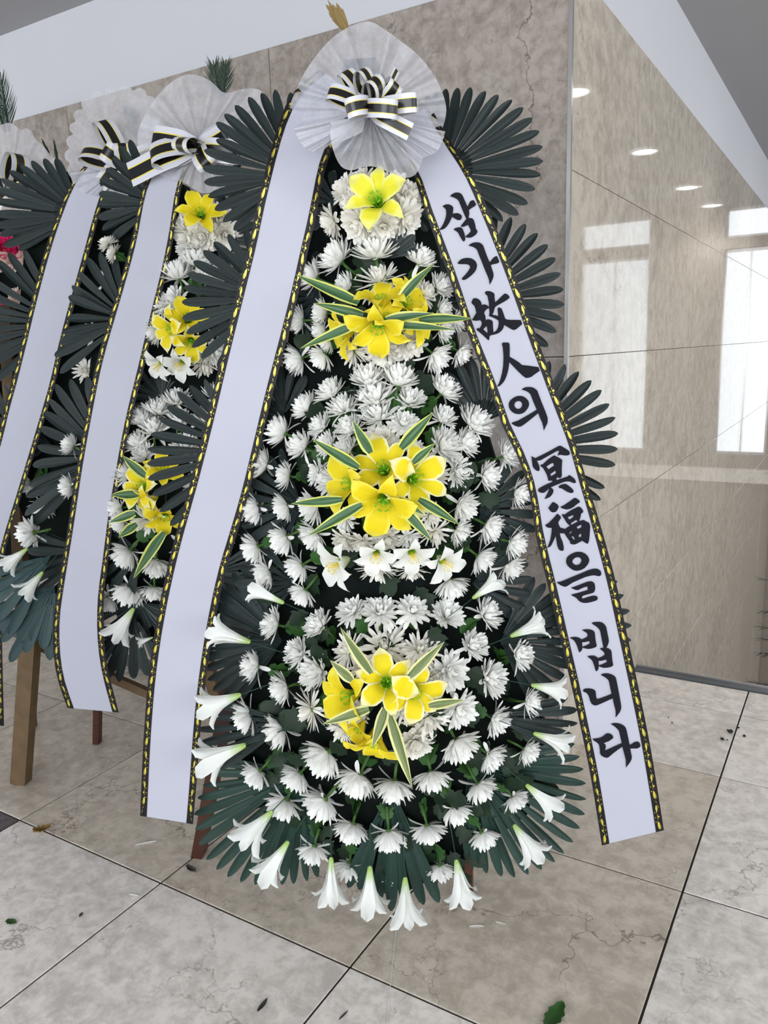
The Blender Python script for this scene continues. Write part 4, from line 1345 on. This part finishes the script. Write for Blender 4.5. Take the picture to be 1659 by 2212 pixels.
TRU1 = [(612, 1302, 548, 1270), (1022, 1292, 1080, 1246), (539, 1387, 462, 1358), (1104, 1374, 1176, 1342), (519, 1501, 446, 1524), (1149, 1480, 1222, 1490), (529, 1610, 446, 1638), (1154, 1584, 1228, 1606), (1138, 1696, 1200, 1742), (587, 1753, 530, 1808), (622, 1819, 575, 1884), (1111, 1783, 1160, 1846), (715, 1854, 718, 1936), (799, 1873, 800, 1954), (875, 1897, 881, 1982), (986, 1859, 1002, 1938)]
for a in TRU1:
    trumpet(wreath, W1, *a)
VAR1 = [
    ((775, 655), (638, 593), 27, 0), ((863, 652), (938, 570), 27, 0), ((785, 680), (678, 655), 24, 0), ((778, 698), (648, 753), 24, 0), ((833, 692), (936, 677), 25, 0), ((905, 691), (1020, 688), 23, 0), ((837, 702), (982, 712), 22, 0),
    ((801, 978), (762, 909), 26, 0), ((775, 1010), (674, 948), 26, 0), ((866, 968), (937, 890), 28, 0), ((892, 1000), (941, 957), 22, 0), ((740, 1078), (629, 1088), 24, 0), ((782, 1090), (666, 1157), 26, 0), ((862, 1078), (915, 1111), 22, 0), ((905, 1078), (993, 1133), 24, 0), ((868, 1095), (934, 1169), 25, 0),
    ((803, 1454), (735, 1355), 27, 1), ((760, 1470), (713, 1426), 24, 1), ((881, 1465), (960, 1386), 26, 1), ((926, 1524), (1003, 1512), 22, 1), ((797, 1531), (697, 1564), 25, 1), ((832, 1530), (804, 1615), 27, 1), ((843, 1545), (891, 1703), 28, 1),
]
for b, t, w_, k in VAR1:
    variegated(wreath, W1, b, t, w_, 'vari_olive' if k else 'vari', 0.09, 0.125)

# gathered white cloth, bow and dry tuft on top
tulle(wreath, W1, 'tulle_fan', (803, 238), [(640, 285), (622, 238), (640, 190), (662, 148), (702, 95), (745, 60), (798, 42), (832, 64), (862, 86), (902, 116), (938, 160), (960, 208), (966, 245), (952, 288), (940, 300)], 0.17, 0.11, 0.011, 13)
tulle(wreath, W1, 'tulle_skirt', (800, 250), [(712, 262), (714, 310), (733, 360), (758, 370), (779, 362), (805, 358), (830, 368), (862, 380), (884, 386), (904, 372), (914, 340)], 0.20, 0.225, 0.012, 8)
tulle(wreath, W1, 'tulle_flap', (795, 248), [(634, 276), (640, 292), (655, 318), (676, 330), (700, 326), (716, 300)], 0.20, 0.20, 0.010, 4, nt=70)
tulle(wreath, W1, 'tulle_flap', (810, 250), [(962, 284), (956, 305), (944, 330), (924, 336), (905, 345), (890, 330)], 0.20, 0.20, 0.010, 4, nt=70)
tulle(wreath, W1, 'tulle_flap', (790, 250), [(716, 262), (712, 300), (724, 312), (770, 292), (784, 285)], 0.215, 0.235, 0.006, 2, nt=50)
bow(wreath, W1, (799, 238), 0.225,
    [((708, 202), 0.20, 0.35, 1.0, 0.02), ((741, 158), 0.18, 0.5, 1.0, 0.0), ((775, 150), 0.24, 1.05, 1.0, 0.03), ((805, 168), 0.30, 1.35, 1.0, 0.05), ((856, 176), 0.24, 0.75, 1.0, 0.02), ((902, 222), 0.16, 0.12, 1.05, 0.03), ((850, 236), 0.32, 0.3, 1.0, 0.07), ((752, 234), 0.30, -0.3, 1.05, 0.07)],
    [((884, 284), 0.12, 0.2, 1.0, 0.02), ((857, 150), 0.05, 1.2, 0.7, 0.0)], 36)
frond(wreath, W1, (756, 76), (712, 14), 40, 20, 'frond_dry', 0.05, 2.6, 0.003)
frond(wreath, W1, (752, 70), (728, 20), 34, 16, 'frond_dry', 0.055, 2.2, 0.003)

# wooden easel behind it
fx = W1.Mi @ Vector((-1.637, 1.527, 0))
for x0, x1, y0 in ((fx.x, -0.36, fx.y), (0.18, 0.20, 0.20)):
    lg = MB()
    lg.bar((x0, y0, 0.0), (x1, 0.05, 0.86 if x0 < 0 else 1.5), 0.034, 0.045, up=(0, 1, 0))
    obj('leg', lg.mesh('leg', [MT['wood']]), wreath)
for z_, hw, y_ in ((0.62, 0.34, 0.075), (1.20, 0.26, 0.06)):
    lg = MB()
    lg.bar((-hw, y_, z_), (hw, y_, z_), 0.028, 0.03, up=(0, 0, 1))
    obj('brace', lg.mesh('brace', [MT['wood']]), wreath)
for u_ in (-0.10, 0.10):
    lg = MB()
    lg.bar((u_, 0.048, 0.14), (u_, 0.048, 1.9), 0.03, 0.03, up=(0, 1, 0))
    obj('post', lg.mesh('post', [MT['wood']]), wreath)

# its two ribbons
L1 = [(690, 150), (640, 190), (616, 228), (604, 262), (590, 305), (560, 420), (540, 520), (520, 600), (500, 680), (478, 770), (455, 870), (430, 970), (405, 1065), (375, 1170), (345, 1300), (322, 1440), (310, 1590), (303, 1762)]
R1 = [(800, 220), (760, 262), (715, 325), (700, 372), (683, 470), (665, 545), (644, 640), (620, 735), (592, 840), (563, 960), (540, 1060), (512, 1155), (488, 1230), (466, 1330), (448, 1440), (434, 1560), (426, 1680), (417, 1780)]
rib_l = Ribbon(W1, L1, R1, lambda t: (0.085 + 0.075 * min(1, t / 0.16)) - 0.05 * min(1, t * 1.3) + 0.02 * max(0, t - 0.75))
tag(rib_l.obj, 'white ribbon with blank lower end on the left side of the front wreath', 'ribbon')
LR = [(838, 270), (866, 330), (897, 384), (913, 444), (940, 516), (974, 609), (1006, 711), (1036, 784), (1065, 858), (1083, 919), (1114, 975), (1137, 1034), (1148, 1086), (1156, 1156), (1182, 1258), (1209, 1375), (1231, 1467), (1250, 1551), (1277, 1679), (1300, 1826)]
RR = [(930, 230), (968, 300), (1004, 350), (1024, 382), (1049, 439), (1078, 507), (1119, 612), (1142, 677), (1168, 752), (1204, 847), (1241, 945), (1253, 987), (1269, 1046), (1286, 1095), (1328, 1243), (1348, 1340), (1369, 1437), (1401, 1589), (1418, 1690), (1434, 1793)]
rib_r = Ribbon(W1, LR, RR, lambda t: (0.105 + 0.06 * min(1, t / 0.10)) - 0.05 * min(1, t * 1.5) + 0.02 * max(0, t - 0.8))
tag(rib_r.obj, 'white ribbon with black brush lettering on the right side of the front wreath', 'ribbon')
for g in GLYPHS:
    rib_r.glyph(*g)

# ------------------------------------------------------------------ the second wreath, behind to the left
W2 = Frame(-1.78, 1.80, 22)
bump(W2, 330, 1120, 0.26, 0.13)
bump(W2, 392, 700, 0.18, 0.10)
bump(W2, 425, 480, 0.12, 0.07)
w2 = obj('funeral_wreath', None)
w2.matrix_world = W2.M
tag(w2, 'funeral wreath partly hidden behind the front one, with dark green fronds above its white tulle', 'wreath')
c2 = [W2.at(x, y, 0.1) for x, y in ((265, 1400), (300, 1250), (335, 1080), (365, 880), (395, 690), (420, 520), (440, 380))]
hw2 = [0.16, 0.36, 0.40, 0.30, 0.24, 0.17, 0.08]
b2 = sum(c.x for c in c2) / len(c2)
foam(w2, W2, [(c.z, h) for c, h in zip(c2, hw2)], b2)
FAN2 = [
    ((340, 440), [(280, 302), (258, 316), (243, 341), (229, 365), (216, 388), (214, 419), (213, 442), (213, 471), (221, 496), (240, 520)], dict(wpx=20)),
    ((275, 690), [(245, 540), (216, 545), (189, 557), (169, 587), (155, 618), (148, 641), (145, 688), (135, 718), (128, 742), (118, 769), (130, 806)], dict(wpx=20)),
    ((230, 985), [(210, 805), (189, 813), (152, 819), (120, 830), (108, 863), (95, 890), (88, 924), (81, 965), (71, 1005), (64, 1049), (57, 1073), (54, 1113), (62, 1140)], dict(wpx=22)),
    ((200, 1190), [(84, 1157), (64, 1152), (60, 1190), (62, 1225), (66, 1255), (72, 1290), (85, 1320), (100, 1350)], dict(wpx=22)),
    ((290, 1330), [(110, 1410), (130, 1440), (160, 1455), (195, 1462), (231, 1466), (257, 1473), (289, 1466), (320, 1460), (350, 1440)], dict(wpx=22, w0=0.09, w1=0.08)),
    ((118, 1265), [(-40, 1330), (-20, 1365), (4, 1386), (22, 1430), (39, 1388), (54, 1410), (70, 1388), (93, 1402), (108, 1426), (130, 1405)], dict(mat='fan_teal', wpx=24, w0=0.08, w1=0.10)),
    ((110, 1200), [(-30, 1240), (-30, 1280), (-20, 1310), (-5, 1340), (20, 1370)], dict(mat='fan_teal', wpx=24, w0=0.10, w1=0.11)),
    ((470, 700), [(520, 560), (560, 600), (580, 660), (585, 720), (570, 780)], {}),
    ((470, 450), [(480, 340), (520, 350), (545, 390), (560, 440), (540, 500)], {}),
    ((430, 1080), [(520, 980), (555, 1040), (560, 1100), (540, 1160), (500, 1220)], {}),
]
for org, tips, kw in FAN2:
    fan(w2, W2, org, tips, **{**dict(w0=0.06, w1=0.03), **kw})
for org, r, a0, a1, n_ in [((480, 1000), 150, -80, 80, 10), ((470, 760), 130, -70, 80, 9), ((450, 1240), 140, -100, 30, 9), ((460, 520), 105, -60, 80, 8), ((300, 1300), 130, 180, 350, 9), ((350, 860), 110, 60, 200, 7), ((300, 1190), 110, 140, 260, 6)]:
    q = W2.on(*org)
    gfan(w2, W2, org, r, a0, a1, n_, w0=max(0.05, -q.y - 0.03), w1=max(0.04, -q.y - 0.06), hub=0.5)
M2 = [((430, 480), 130, [(393, 515, 70, 'full'), (435, 512, 74, 'full'), (474, 474, 64, 'full'), (489, 508, 64, 'full'), (400, 470, 60, 'full'), (410, 545, 56)]),
      ((392, 700), 130, [(385, 586, 66), (425, 560, 60), (368, 645, 62), (340, 660, 56), (455, 590, 60), (444, 795, 56, 'spider'), (470, 760, 60), (330, 720, 50), (228, 520, 40, 'full'), (238, 545, 40, 'full')]),
      ((330, 1090), 200, [(304, 902, 56), (341, 880, 60), (381, 858, 60), (331, 922, 60), (388, 902, 56), (294, 952, 56), (310, 978, 48), (267, 1018, 54), (400, 960, 56), (250, 1100, 50), (256, 1130, 46), (310, 1133, 62, 'spider'), (270, 1200, 66), (337, 1224, 60), (278, 1281, 70), (333, 1281, 56), (410, 1190, 60), (430, 1050, 60), (61, 1153, 58), (230, 1300, 50), (150, 960, 44), (145, 1050, 44), (470, 850, 60), (500, 930, 60), (520, 1020, 60), (500, 1110, 60), (470, 1190, 60), (440, 1260, 60), (450, 900, 56), (470, 980, 60)])]
for c, r_, ls in M2:
    for t in ls:
        mum(w2, W2, t[0], t[1], t[2], c, r_, t[3] if len(t) > 3 else None, leafy_=0.45)
for x, y, d, az, tl, k in [(432, 456, 86, 60, 30, 'yellow'), (365, 712, 84, 200, 30, 'pale'), (405, 684, 86, 60, 34, 'yellow'), (412, 742, 80, 290, 34, 'pale'), (302, 1050, 90, 140, 30, 'pale'), (352, 1015, 76, 60, 36, 'yellow'), (318, 1085, 80, 215, 34, 'pale'), (356, 1120, 84, 290, 42, 'yellow')]:
    lily(w2, W2, x, y, d, az, tl, k, 0.05)
for x, y, d, az, tl in [(341, 790, 66, 230, 40), (388, 788, 72, 250, 30)]:
    lily(w2, W2, x, y, d, az, tl, 'white', 0.04, 'gold')
for a in [(288, 1315, 254, 1372), (330, 1377, 300, 1388), (58, 1185, 14, 1222), (92, 1236, 56, 1282)]:
    trumpet(w2, W2, *a)
for b, t, w_ in [((317, 1030), (264, 984), 24), ((300, 1068), (240, 1069), 24), ((292, 1108), (236, 1128), 22), ((296, 1132), (256, 1161), 22), ((356, 1150), (288, 1250), 26)]:
    variegated(w2, W2, b, t, w_, 'vari', 0.06, 0.09)
tulle(w2, W2, 'tulle_fan', (430, 318), [(305, 345), (292, 290), (322, 230), (350, 195), (372, 175), (405, 158), (440, 166), (462, 180), (484, 205), (520, 192), (560, 190), (580, 215), (575, 270), (540, 300)], 0.12, 0.07, 0.014, 8)
tulle(w2, W2, 'tulle_skirt', (430, 325), [(330, 370), (360, 385), (395, 392), (420, 410), (440, 420), (470, 412), (500, 395), (520, 370)], 0.14, 0.16, 0.010, 6)
bow(w2, W2, (432, 320), 0.15,
    [((330, 302), 0.16, 0.1, 1.0, 0.0), ((386, 316), 0.34, 1.2, 0.95, 0.06), ((326, 342), 0.18, 0.55, 1.0, 0.03), ((488, 288), 0.18, 0.6, 0.9, 0.0), ((520, 330), 0.2, 0.2, 0.9, 0.0), ((450, 360), 0.25, 0.1, 0.8, 0.04)],
    [((278, 376), 0.06, 0.15, 1.0, 0.02)], 54)
frond(w2, W2, (476, 212), (460, 130), 46, 15, 'frond', 0.02, 0.95, 0.0016)
frond(w2, W2, (482, 210), (488, 128), 40, 15, 'frond', 0.04, 0.95, 0.0016)
lgs = [((-2.515, 1.524, 0), (-2.435, 1.595, 0.60), 0.058, 0.045, 'wood_pale', (1, 0.4, 0)), ((-2.507, 1.857, 0), (-2.35, 1.83, 0.7), 0.024, 0.03, 'wood', (1, 0.4, 0)), ((-1.40, 2.02, 0), (-1.47, 1.98, 1.2), 0.05, 0.045, 'wood_pale', (1, 0.4, 0))]
for a, b, w_, d_, mt, up in lgs:
    lg = MB()
    lg.bar(W2.Mi @ Vector(a), W2.Mi @ Vector(b), w_, d_, up=(0, 1, 0))
    o = obj('leg', lg.mesh('leg', [MT[mt]]), w2)
for a, b in [(W2.at(58, 1382, -0.10), W2.at(330, 1502, -0.10)), (W2.at(75, 1340, -0.06), W2.at(480, 1250, -0.06))]:
    lg = MB()
    lg.bar(a, b, 0.024, 0.03, up=(0, 0, 1))
    obj('brace', lg.mesh('brace', [MT['wood_pale']]), w2)
rb = Ribbon(W2, [(330, 360), (303, 415), (285, 520), (262, 600), (235, 690), (205, 790), (185, 900), (165, 1010), (150, 1120), (128, 1250), (112, 1350), (119, 1456), (146, 1529)],
            [(420, 330), (390, 400), (378, 500), (360, 590), (335, 690), (313, 790), (284, 900), (262, 1020), (246, 1110), (236, 1200), (222, 1300), (226, 1420), (257, 1539)],
            lambda t: 0.14 + 0.02 * t, 40)
tag(rb.obj, 'white ribbon of the second wreath, its curled end right of a pale wooden leg', 'ribbon')

# ------------------------------------------------------------------ the third wreath
W3 = Frame(-2.22, 1.95, 22)
W3.rest = 0.05
bump(W3, 150, 700, 0.25, 0.05)
w3 = obj('funeral_wreath', None)
w3.matrix_world = W3.M
tag(w3, 'funeral wreath third in the row with scalloped white tulle, mostly hidden by its neighbour', 'wreath')
c3 = [W3.at(x, y, 0.05) for x, y in ((120, 1250), (140, 1050), (165, 850), (185, 650), (205, 480), (225, 360))]
b3 = sum(c.x for c in c3) / len(c3)
foam(w3, W3, [(c.z, h) for c, h in zip(c3, [0.2, 0.36, 0.30, 0.22, 0.16, 0.08])], b3)
FAN3 = [
    ((175, 465), [(121, 342), (95, 343), (68, 348), (44, 358), (21, 370), (2, 387), (-8, 408), (-12, 435), (-12, 462), (-10, 488), (0, 508), (8, 532), (40, 540)], {}),
    ((135, 700), [(52, 537), (18, 545), (-10, 560), (-40, 590), (-60, 620), (-72, 650), (-78, 682), (-78, 714), (-70, 745), (-60, 775), (-40, 800), (-20, 830)], {}),
    ((110, 960), [(10, 830), (-20, 850), (-50, 880), (-70, 930), (-80, 980), (-70, 1030), (-50, 1080)], {}),
]
for org, tips, kw in FAN3:
    fan(w3, W3, org, tips, **{**dict(w0=0.06, w1=0.04, wpx=19), **kw})
for t in [(240, 600, 50), (200, 720, 50), (180, 800, 50), (60, 1050, 50), (20, 1000, 46), (90, 1100, 50)]:
    mum(w3, W3, *t, (190, 800), 250)
scal = []
cc = [(165, 390), (150, 352), (150, 320), (158, 290), (163, 262), (178, 235), (195, 212), (222, 202), (252, 195), (288, 196), (318, 206), (335, 235), (345, 270), (350, 320)]
for (a, b), (c, d) in zip(cc, cc[1:]):
    nx, ny = (d - b), -(c - a)
    l = sqrt(nx * nx + ny * ny)
    for k in (0.0, 0.2, 0.4, 0.6, 0.8):
        o_ = 11 * sin(pi * k) ** 0.6 if k else -2
        scal.append((a + (c - a) * k + nx / l * o_, b + (d - b) * k + ny / l * o_))
tulle(w3, W3, 'tulle_fan', (268, 356), scal, 0.10, 0.07, 0.006, 5, nt=200)
tulle(w3, W3, 'tulle_skirt', (265, 360), [(150, 372), (158, 400), (185, 420), (220, 425), (260, 430), (300, 420)], 0.12, 0.13, 0.008, 5)
bow(w3, W3, (268, 355), 0.13,
    [((216, 262), 0.17, 0.9, 1.0, 0.02), ((176, 334), 0.20, 0.7, 1.0, 0.02), ((222, 322), 0.26, 0.2, 1.0, 0.05), ((262, 308), 0.26, 0.6, 0.9, 0.03), ((330, 330), 0.2, 0.3, 1.0, 0.0)],
    [((215, 398), 0.08, 0.2, 1.0, 0.0)], 42)
frond(w3, W3, (296, 300), (270, 226), 34, 14, 'frond', 0.03, 1.2, 0.0016)
frond(w3, W3, (298, 300), (288, 226), 30, 14, 'frond', 0.04, 1.2, 0.0016)
ra = Ribbon(W3, [(190, 350), (150, 395), (117, 480), (101, 527), (82, 593), (63, 668), (47, 738), (23, 833), (9, 880), (-8, 960), (-40, 1060), (-75, 1160), (-90, 1280), (-95, 1400), (-92, 1560)],
            [(275, 345), (232, 405), (210, 480), (195, 540), (178, 600), (158, 670), (138, 745), (122, 820), (105, 880), (80, 960), (50, 1060), (22, 1150), (5, 1210), (4, 1300), (5, 1400), (9, 1568)],
            lambda t: 0.12 + 0.02 * t, 40)
tag(ra.obj, 'white ribbon of the third wreath, running down to the left edge of the photo', 'ribbon')
for sg in (-0.66, 0.6):
    lg = MB()
    lg.bar((sg, 0.12, 0), (sg * 0.7, 0.03, 1.7), 0.045, 0.04, up=(0, 1, 0))
    obj('leg', lg.mesh('leg', [MT['wood_pale']]), w3)

# ------------------------------------------------------------------ the fourth wreath at the edge of the photo
W4 = Frame(-2.75, 2.02, 20)
w4 = obj('funeral_wreath', None)
w4.matrix_world = W4.M
tag(w4, 'funeral wreath at the left edge of the photo with crimson and peach flowers', 'wreath')
c4 = [W4.at(x, y, 0.05) for x, y in ((-40, 1250), (-20, 1000), (0, 800), (10, 600), (22, 450))]
b4 = sum(c.x for c in c4) / len(c4)
foam(w4, W4, [(c.z, h) for c, h in zip(c4, [0.2, 0.34, 0.28, 0.2, 0.1])], b4)
tulle(w4, W4, 'tulle_fan', (22, 412), [(-60, 330), (-30, 285), (5, 268), (22, 264), (38, 275), (44, 282), (58, 276), (70, 284), (74, 300), (92, 312), (104, 330), (118, 342), (128, 360), (136, 385), (100, 420)], 0.10, 0.07, 0.010, 6)
bow(w4, W4, (20, 410), 0.12, [((38, 332), 0.30, 1.2, 1.0, 0.03), ((-40, 370), 0.2, 0.4, 1.0, 0.0), ((60, 400), 0.2, 0.3, 1.0, 0.0)], [((-10, 440), 0.1, 0.2, 1.0, 0.0)], 40)
frond(w4, W4, (20, 285), (0, 155), 50, 24, 'frond', 0.02, 1.0, 0.0017)
frond(w4, W4, (12, 285), (-22, 190), 50, 20, 'frond', 0.03, 1.0, 0.0017)
frond(w4, W4, (108, 338), (90, 300), 10, 8, 'frond', 0.02, 1.8)
frond(w4, W4, (123, 342), (116, 302), 10, 9, 'frond', 0.02, 1.8)
RED = mum_mesh(31, FULL, MT['red'], 0.08, 0.02)
PEACH = mum_mesh(32, FULL, MT['peach'], 0.10, 0.02)
for x, y, d, me in [(4, 535, 70, RED), (30, 545, 44, RED), (14, 560, 56, PEACH), (48, 556, 40, PEACH), (-20, 560, 60, PEACH), (2, 672, 34, RED), (10, 725, 40, RED), (-6, 755, 44, RED), (75, 530, 50, PEACH), (30, 640, 40, PEACH)]:
    p = W4.at(x, y, 0.09)
    s = W4.px(p, d) / 1.0
    m = basis((0.1, -1, 0.15), (0, 0, 1), R.random() * 6)
    m.translation = p + Vector((0, 0.25 * s, 0))
    obj('gerbera' if me is RED else 'carnation', me, w4, m @ Matrix.Diagonal((s, s, s, 1)))
for org, r, a0, a1, n_ in [((20, 700), 150, 110, 250, 9), ((30, 950), 150, 110, 250, 9)]:
    gfan(w4, W4, org, r, a0, a1, n_, w0=0.06, w1=0.04)
for sg in (-0.6, 0.55):
    lg = MB()
    lg.bar((sg, 0.10, 0), (sg * 0.6, 0.03, 1.7), 0.045, 0.04, up=(0, 1, 0))
    obj('leg', lg.mesh('leg', [MT['wood_pale']]), w4)

# ------------------------------------------------------------------ on the floor and beyond it


def fl(px_, py_, z=0.0):
    d = rgt * ((px_ - W_PX / 2) / F_PX) + upv * ((H_PX / 2 - py_) / F_PX) + fwd
    return Vector((0, 0, CAM_H)) + d * ((z - CAM_H) / d.z)


def scrap(name, p, q, wpx, mat, label, cat, group=None, lift=0.12, jag=0.0, nn=9):
    a, b = fl(*p), fl(*q)
    D = b - a
    L = D.length
    D.normalize()
    Sd = Vector((-D.y, D.x, 0))
    wd = wpx * a.length * 0 + wpx * (a - Vector((0, 0, CAM_H))).length / F_PX
    mb = MB()
    vs = []
    for i in range(nn):
        s = i / (nn - 1)
        w_ = wd * 0.5 * max(0.03, sin(pi * min(1, 0.06 + s * 0.93)) ** 0.7) * (1 + jag * (1 if i % 2 else -1))
        for j in range(5):
            c = j / 2 - 1
            vs.append(D * L * s + Sd * w_ * c + Vector((0, 0, 0.0012 + lift * wd * (abs(c) ** 2 + 0.6 * (2 * s - 1) ** 2))))
    mb.grid(vs, nn, 5)
    o = obj(name, mb.mesh(name, [MT[mat]], True))
    o.location = a
    tag(o, label, cat, group)
    return o


scrap('fallen_petal', (293, 1828), (338, 1819), 9, 'mum', 'white fallen petal lying on the floor between the two front wreaths', 'petal')
scrap('fallen_petal', (278, 1934), (300, 1938), 7, 'mum', 'small white fallen petal beside the tile joint left of the front wreath', 'petal')
scrap('fallen_petal', (1014, 2004), (1046, 2003), 9, 'mum_cream', 'white fallen petal with brown end on the beige tile, right of the lowest lily', 'petal')
scrap('fallen_petal', (1070, 1993), (1094, 1999), 6, 'mum_cream', 'small curled white petal, rightmost of those on the floor', 'petal')
scrap('fallen_petal', (796, 1968), (822, 1972), 8, 'mum', 'white petal lying right under the lowest lilies of the front wreath', 'petal')
scrap('fallen_leaf', (72, 1802), (110, 1790), 18, 'dry', 'dry yellow-brown curled leaf on the pale tile by the dark tile corner', 'leaf', lift=0.35, jag=0.25)
scrap('fallen_leaf', (403, 1874), (424, 1888), 12, 'dead', 'dark curled leaf scrap on the floor by the red-brown leg', 'leaf', lift=0.4, jag=0.2)
scrap('fallen_leaf', (14, 1990), (36, 1996), 13, 'leaf', 'small square green leaf scrap near the left edge of the photo', 'leaf', jag=0.2)
scrap('fallen_leaf', (557, 2188), (578, 2160), 9, 'dead', 'narrow grey withered leaf on the pale tile at the bottom edge', 'leaf', lift=0.3)
scrap('fallen_leaf', (1180, 2225), (1216, 2168), 30, 'leaf', 'green jagged leaf cut off by the bottom edge of the photo', 'leaf', lift=0.12, jag=0.14)
scrap('fallen_leaf', (172, 1982), (178, 1972), 6, 'dead', 'tiny dark leaf scrap on the pale tile at the left', 'leaf')
scrap('fallen_twig', (732, 2204), (752, 2184), 4, 'dead', 'thin dark twig on the tile joint at the bottom edge', 'twig')
CRUMB = ['largest dark crumb of soil, just left of the tile joint at the right', 'dark crumb of soil lower left of the largest one', 'small dark crumb right of the tile joint, upper of the two there',
         'small dark crumb right of the tile joint, lower of the two there', 'tiny dark speck of soil upper left of the largest crumb', 'dark speck near the right ribbon, upper of the two there',
         'tiny dark speck of soil just below the largest crumb', 'dark speck near the right ribbon, lower of the two there']
for i, (x, y, s) in enumerate([(1578, 1583, 11), (1560, 1598, 8), (1595, 1573, 5), (1608, 1591, 6), (1572, 1578, 4), (1444, 1550, 3), (1571, 1599, 3), (1452, 1562, 4)]):
    p = fl(x, y)
    rr = s * 0.5 * (p - Vector((0, 0, CAM_H))).length / F_PX
    bm = bmesh.new()
    bmesh.ops.create_icosphere(bm, subdivisions=1, radius=rr)
    for v in bm.verts:
        v.co *= R.uniform(0.7, 1.25)
        v.co.z = max(-0.5 * rr, v.co.z * 0.8)
    me = bpy.data.meshes.new('soil_crumb')
    bm.to_mesh(me)
    bm.free()
    me.materials.append(MT['soil'])
    o = obj('soil_crumb', me)
    o.location = p + Vector((0, 0, 0.5 * rr))
    tag(o, CRUMB[i], 'soil', 'soil crumbs on the right tiles')

th = MB()
th.tube([fl(857, 1998, 0.0012), fl(850, 2060, 0.0012), fl(842, 2140, 0.0012), fl(834, 2230, 0.0012)], 0.0007, 0.0007, 5)
tag(obj('thread', th.mesh('thread', [MT['lamp_rim']])), 'thin pale thread lying on the floor below the lowest lily', 'thread')

# tall potted conifer standing in the stairwell, only its branch tips reach into view
cx, cy = -0.175, 4.6
t = obj('potted_conifer', None)
t.location = (cx, cy, ZLOW)
tag(t, 'dark needled conifer beyond the floor edge, its tips entering at the right', 'plant')
pm = MB()
P = []
for i in range(20):
    a = 2 * pi * i / 20
    for r_, z_ in ((0.0, 0.0), (0.18, 0.0), (0.26, 0.45), (0.28, 0.45), (0.27, 0.40), (0.0, 0.40)):
        P.append((r_ * cos(a), r_ * sin(a), z_))
pm.grid(P, 20, 6, close_u=True)
obj('pot', pm.mesh('pot', [MT['pot']], True), t)
pm = MB()
pm.tube([(0, 0, 0.38), (0.01, 0, 2.0), (0, 0, 3.95)], 0.03, 0.006, 7)
obj('trunk', pm.mesh('trunk', [MT['wood']], True), t)
for z_, a, L in [(3.86, 3.05, 0.17), (3.78, 3.25, 0.235), (3.70, 2.9, 0.19), (3.62, 3.4, 0.20), (3.52, 3.1, 0.23), (3.46, 3.0, 0.225), (3.40, 3.3, 0.20), (3.80, 0.3, 0.2), (3.70, 1.2, 0.2), (3.6, 5.2, 0.2), (3.5, 0.2, 0.24), (3.4, 2.0, 0.24), (3.4, 4.6, 0.24), (3.2, 3.0, 0.26), (3.2, 0.5, 0.26), (3.0, 1.8, 0.28), (3.0, 4.6, 0.28)]:
    pm = MB()
    D = Vector((cos(a), sin(a), R.uniform(-0.1, 0.15)))
    Sd = Vector((-sin(a), cos(a), 0))
    b0 = Vector((0, 0, z_))
    pm.tube([b0, b0 + D * L * 0.5, b0 + D * L], 0.004, 0.001, 5)
    for k in range(14):
        s = 0.15 + 0.85 * k / 13
        for sg in (-1, 1):
            q = b0 + D * L * s
            l = 0.07 * (1 - 0.35 * s)
            d = (D * 0.8 + Sd * sg * 0.5 + Vector((0, 0, R.uniform(-0.5, 0.5)))).normalized()
            x = d.cross(Vector((0.2, 0.3, 1))).normalized() * 0.0035
            pm.add([q - x, q + x, q + d * l * 0.6 + x, q + d * l, q + d * l * 0.6 - x], [(0, 1, 2, 3, 4)])
    obj('branch', pm.mesh('branch', [MT['frond']]), t)
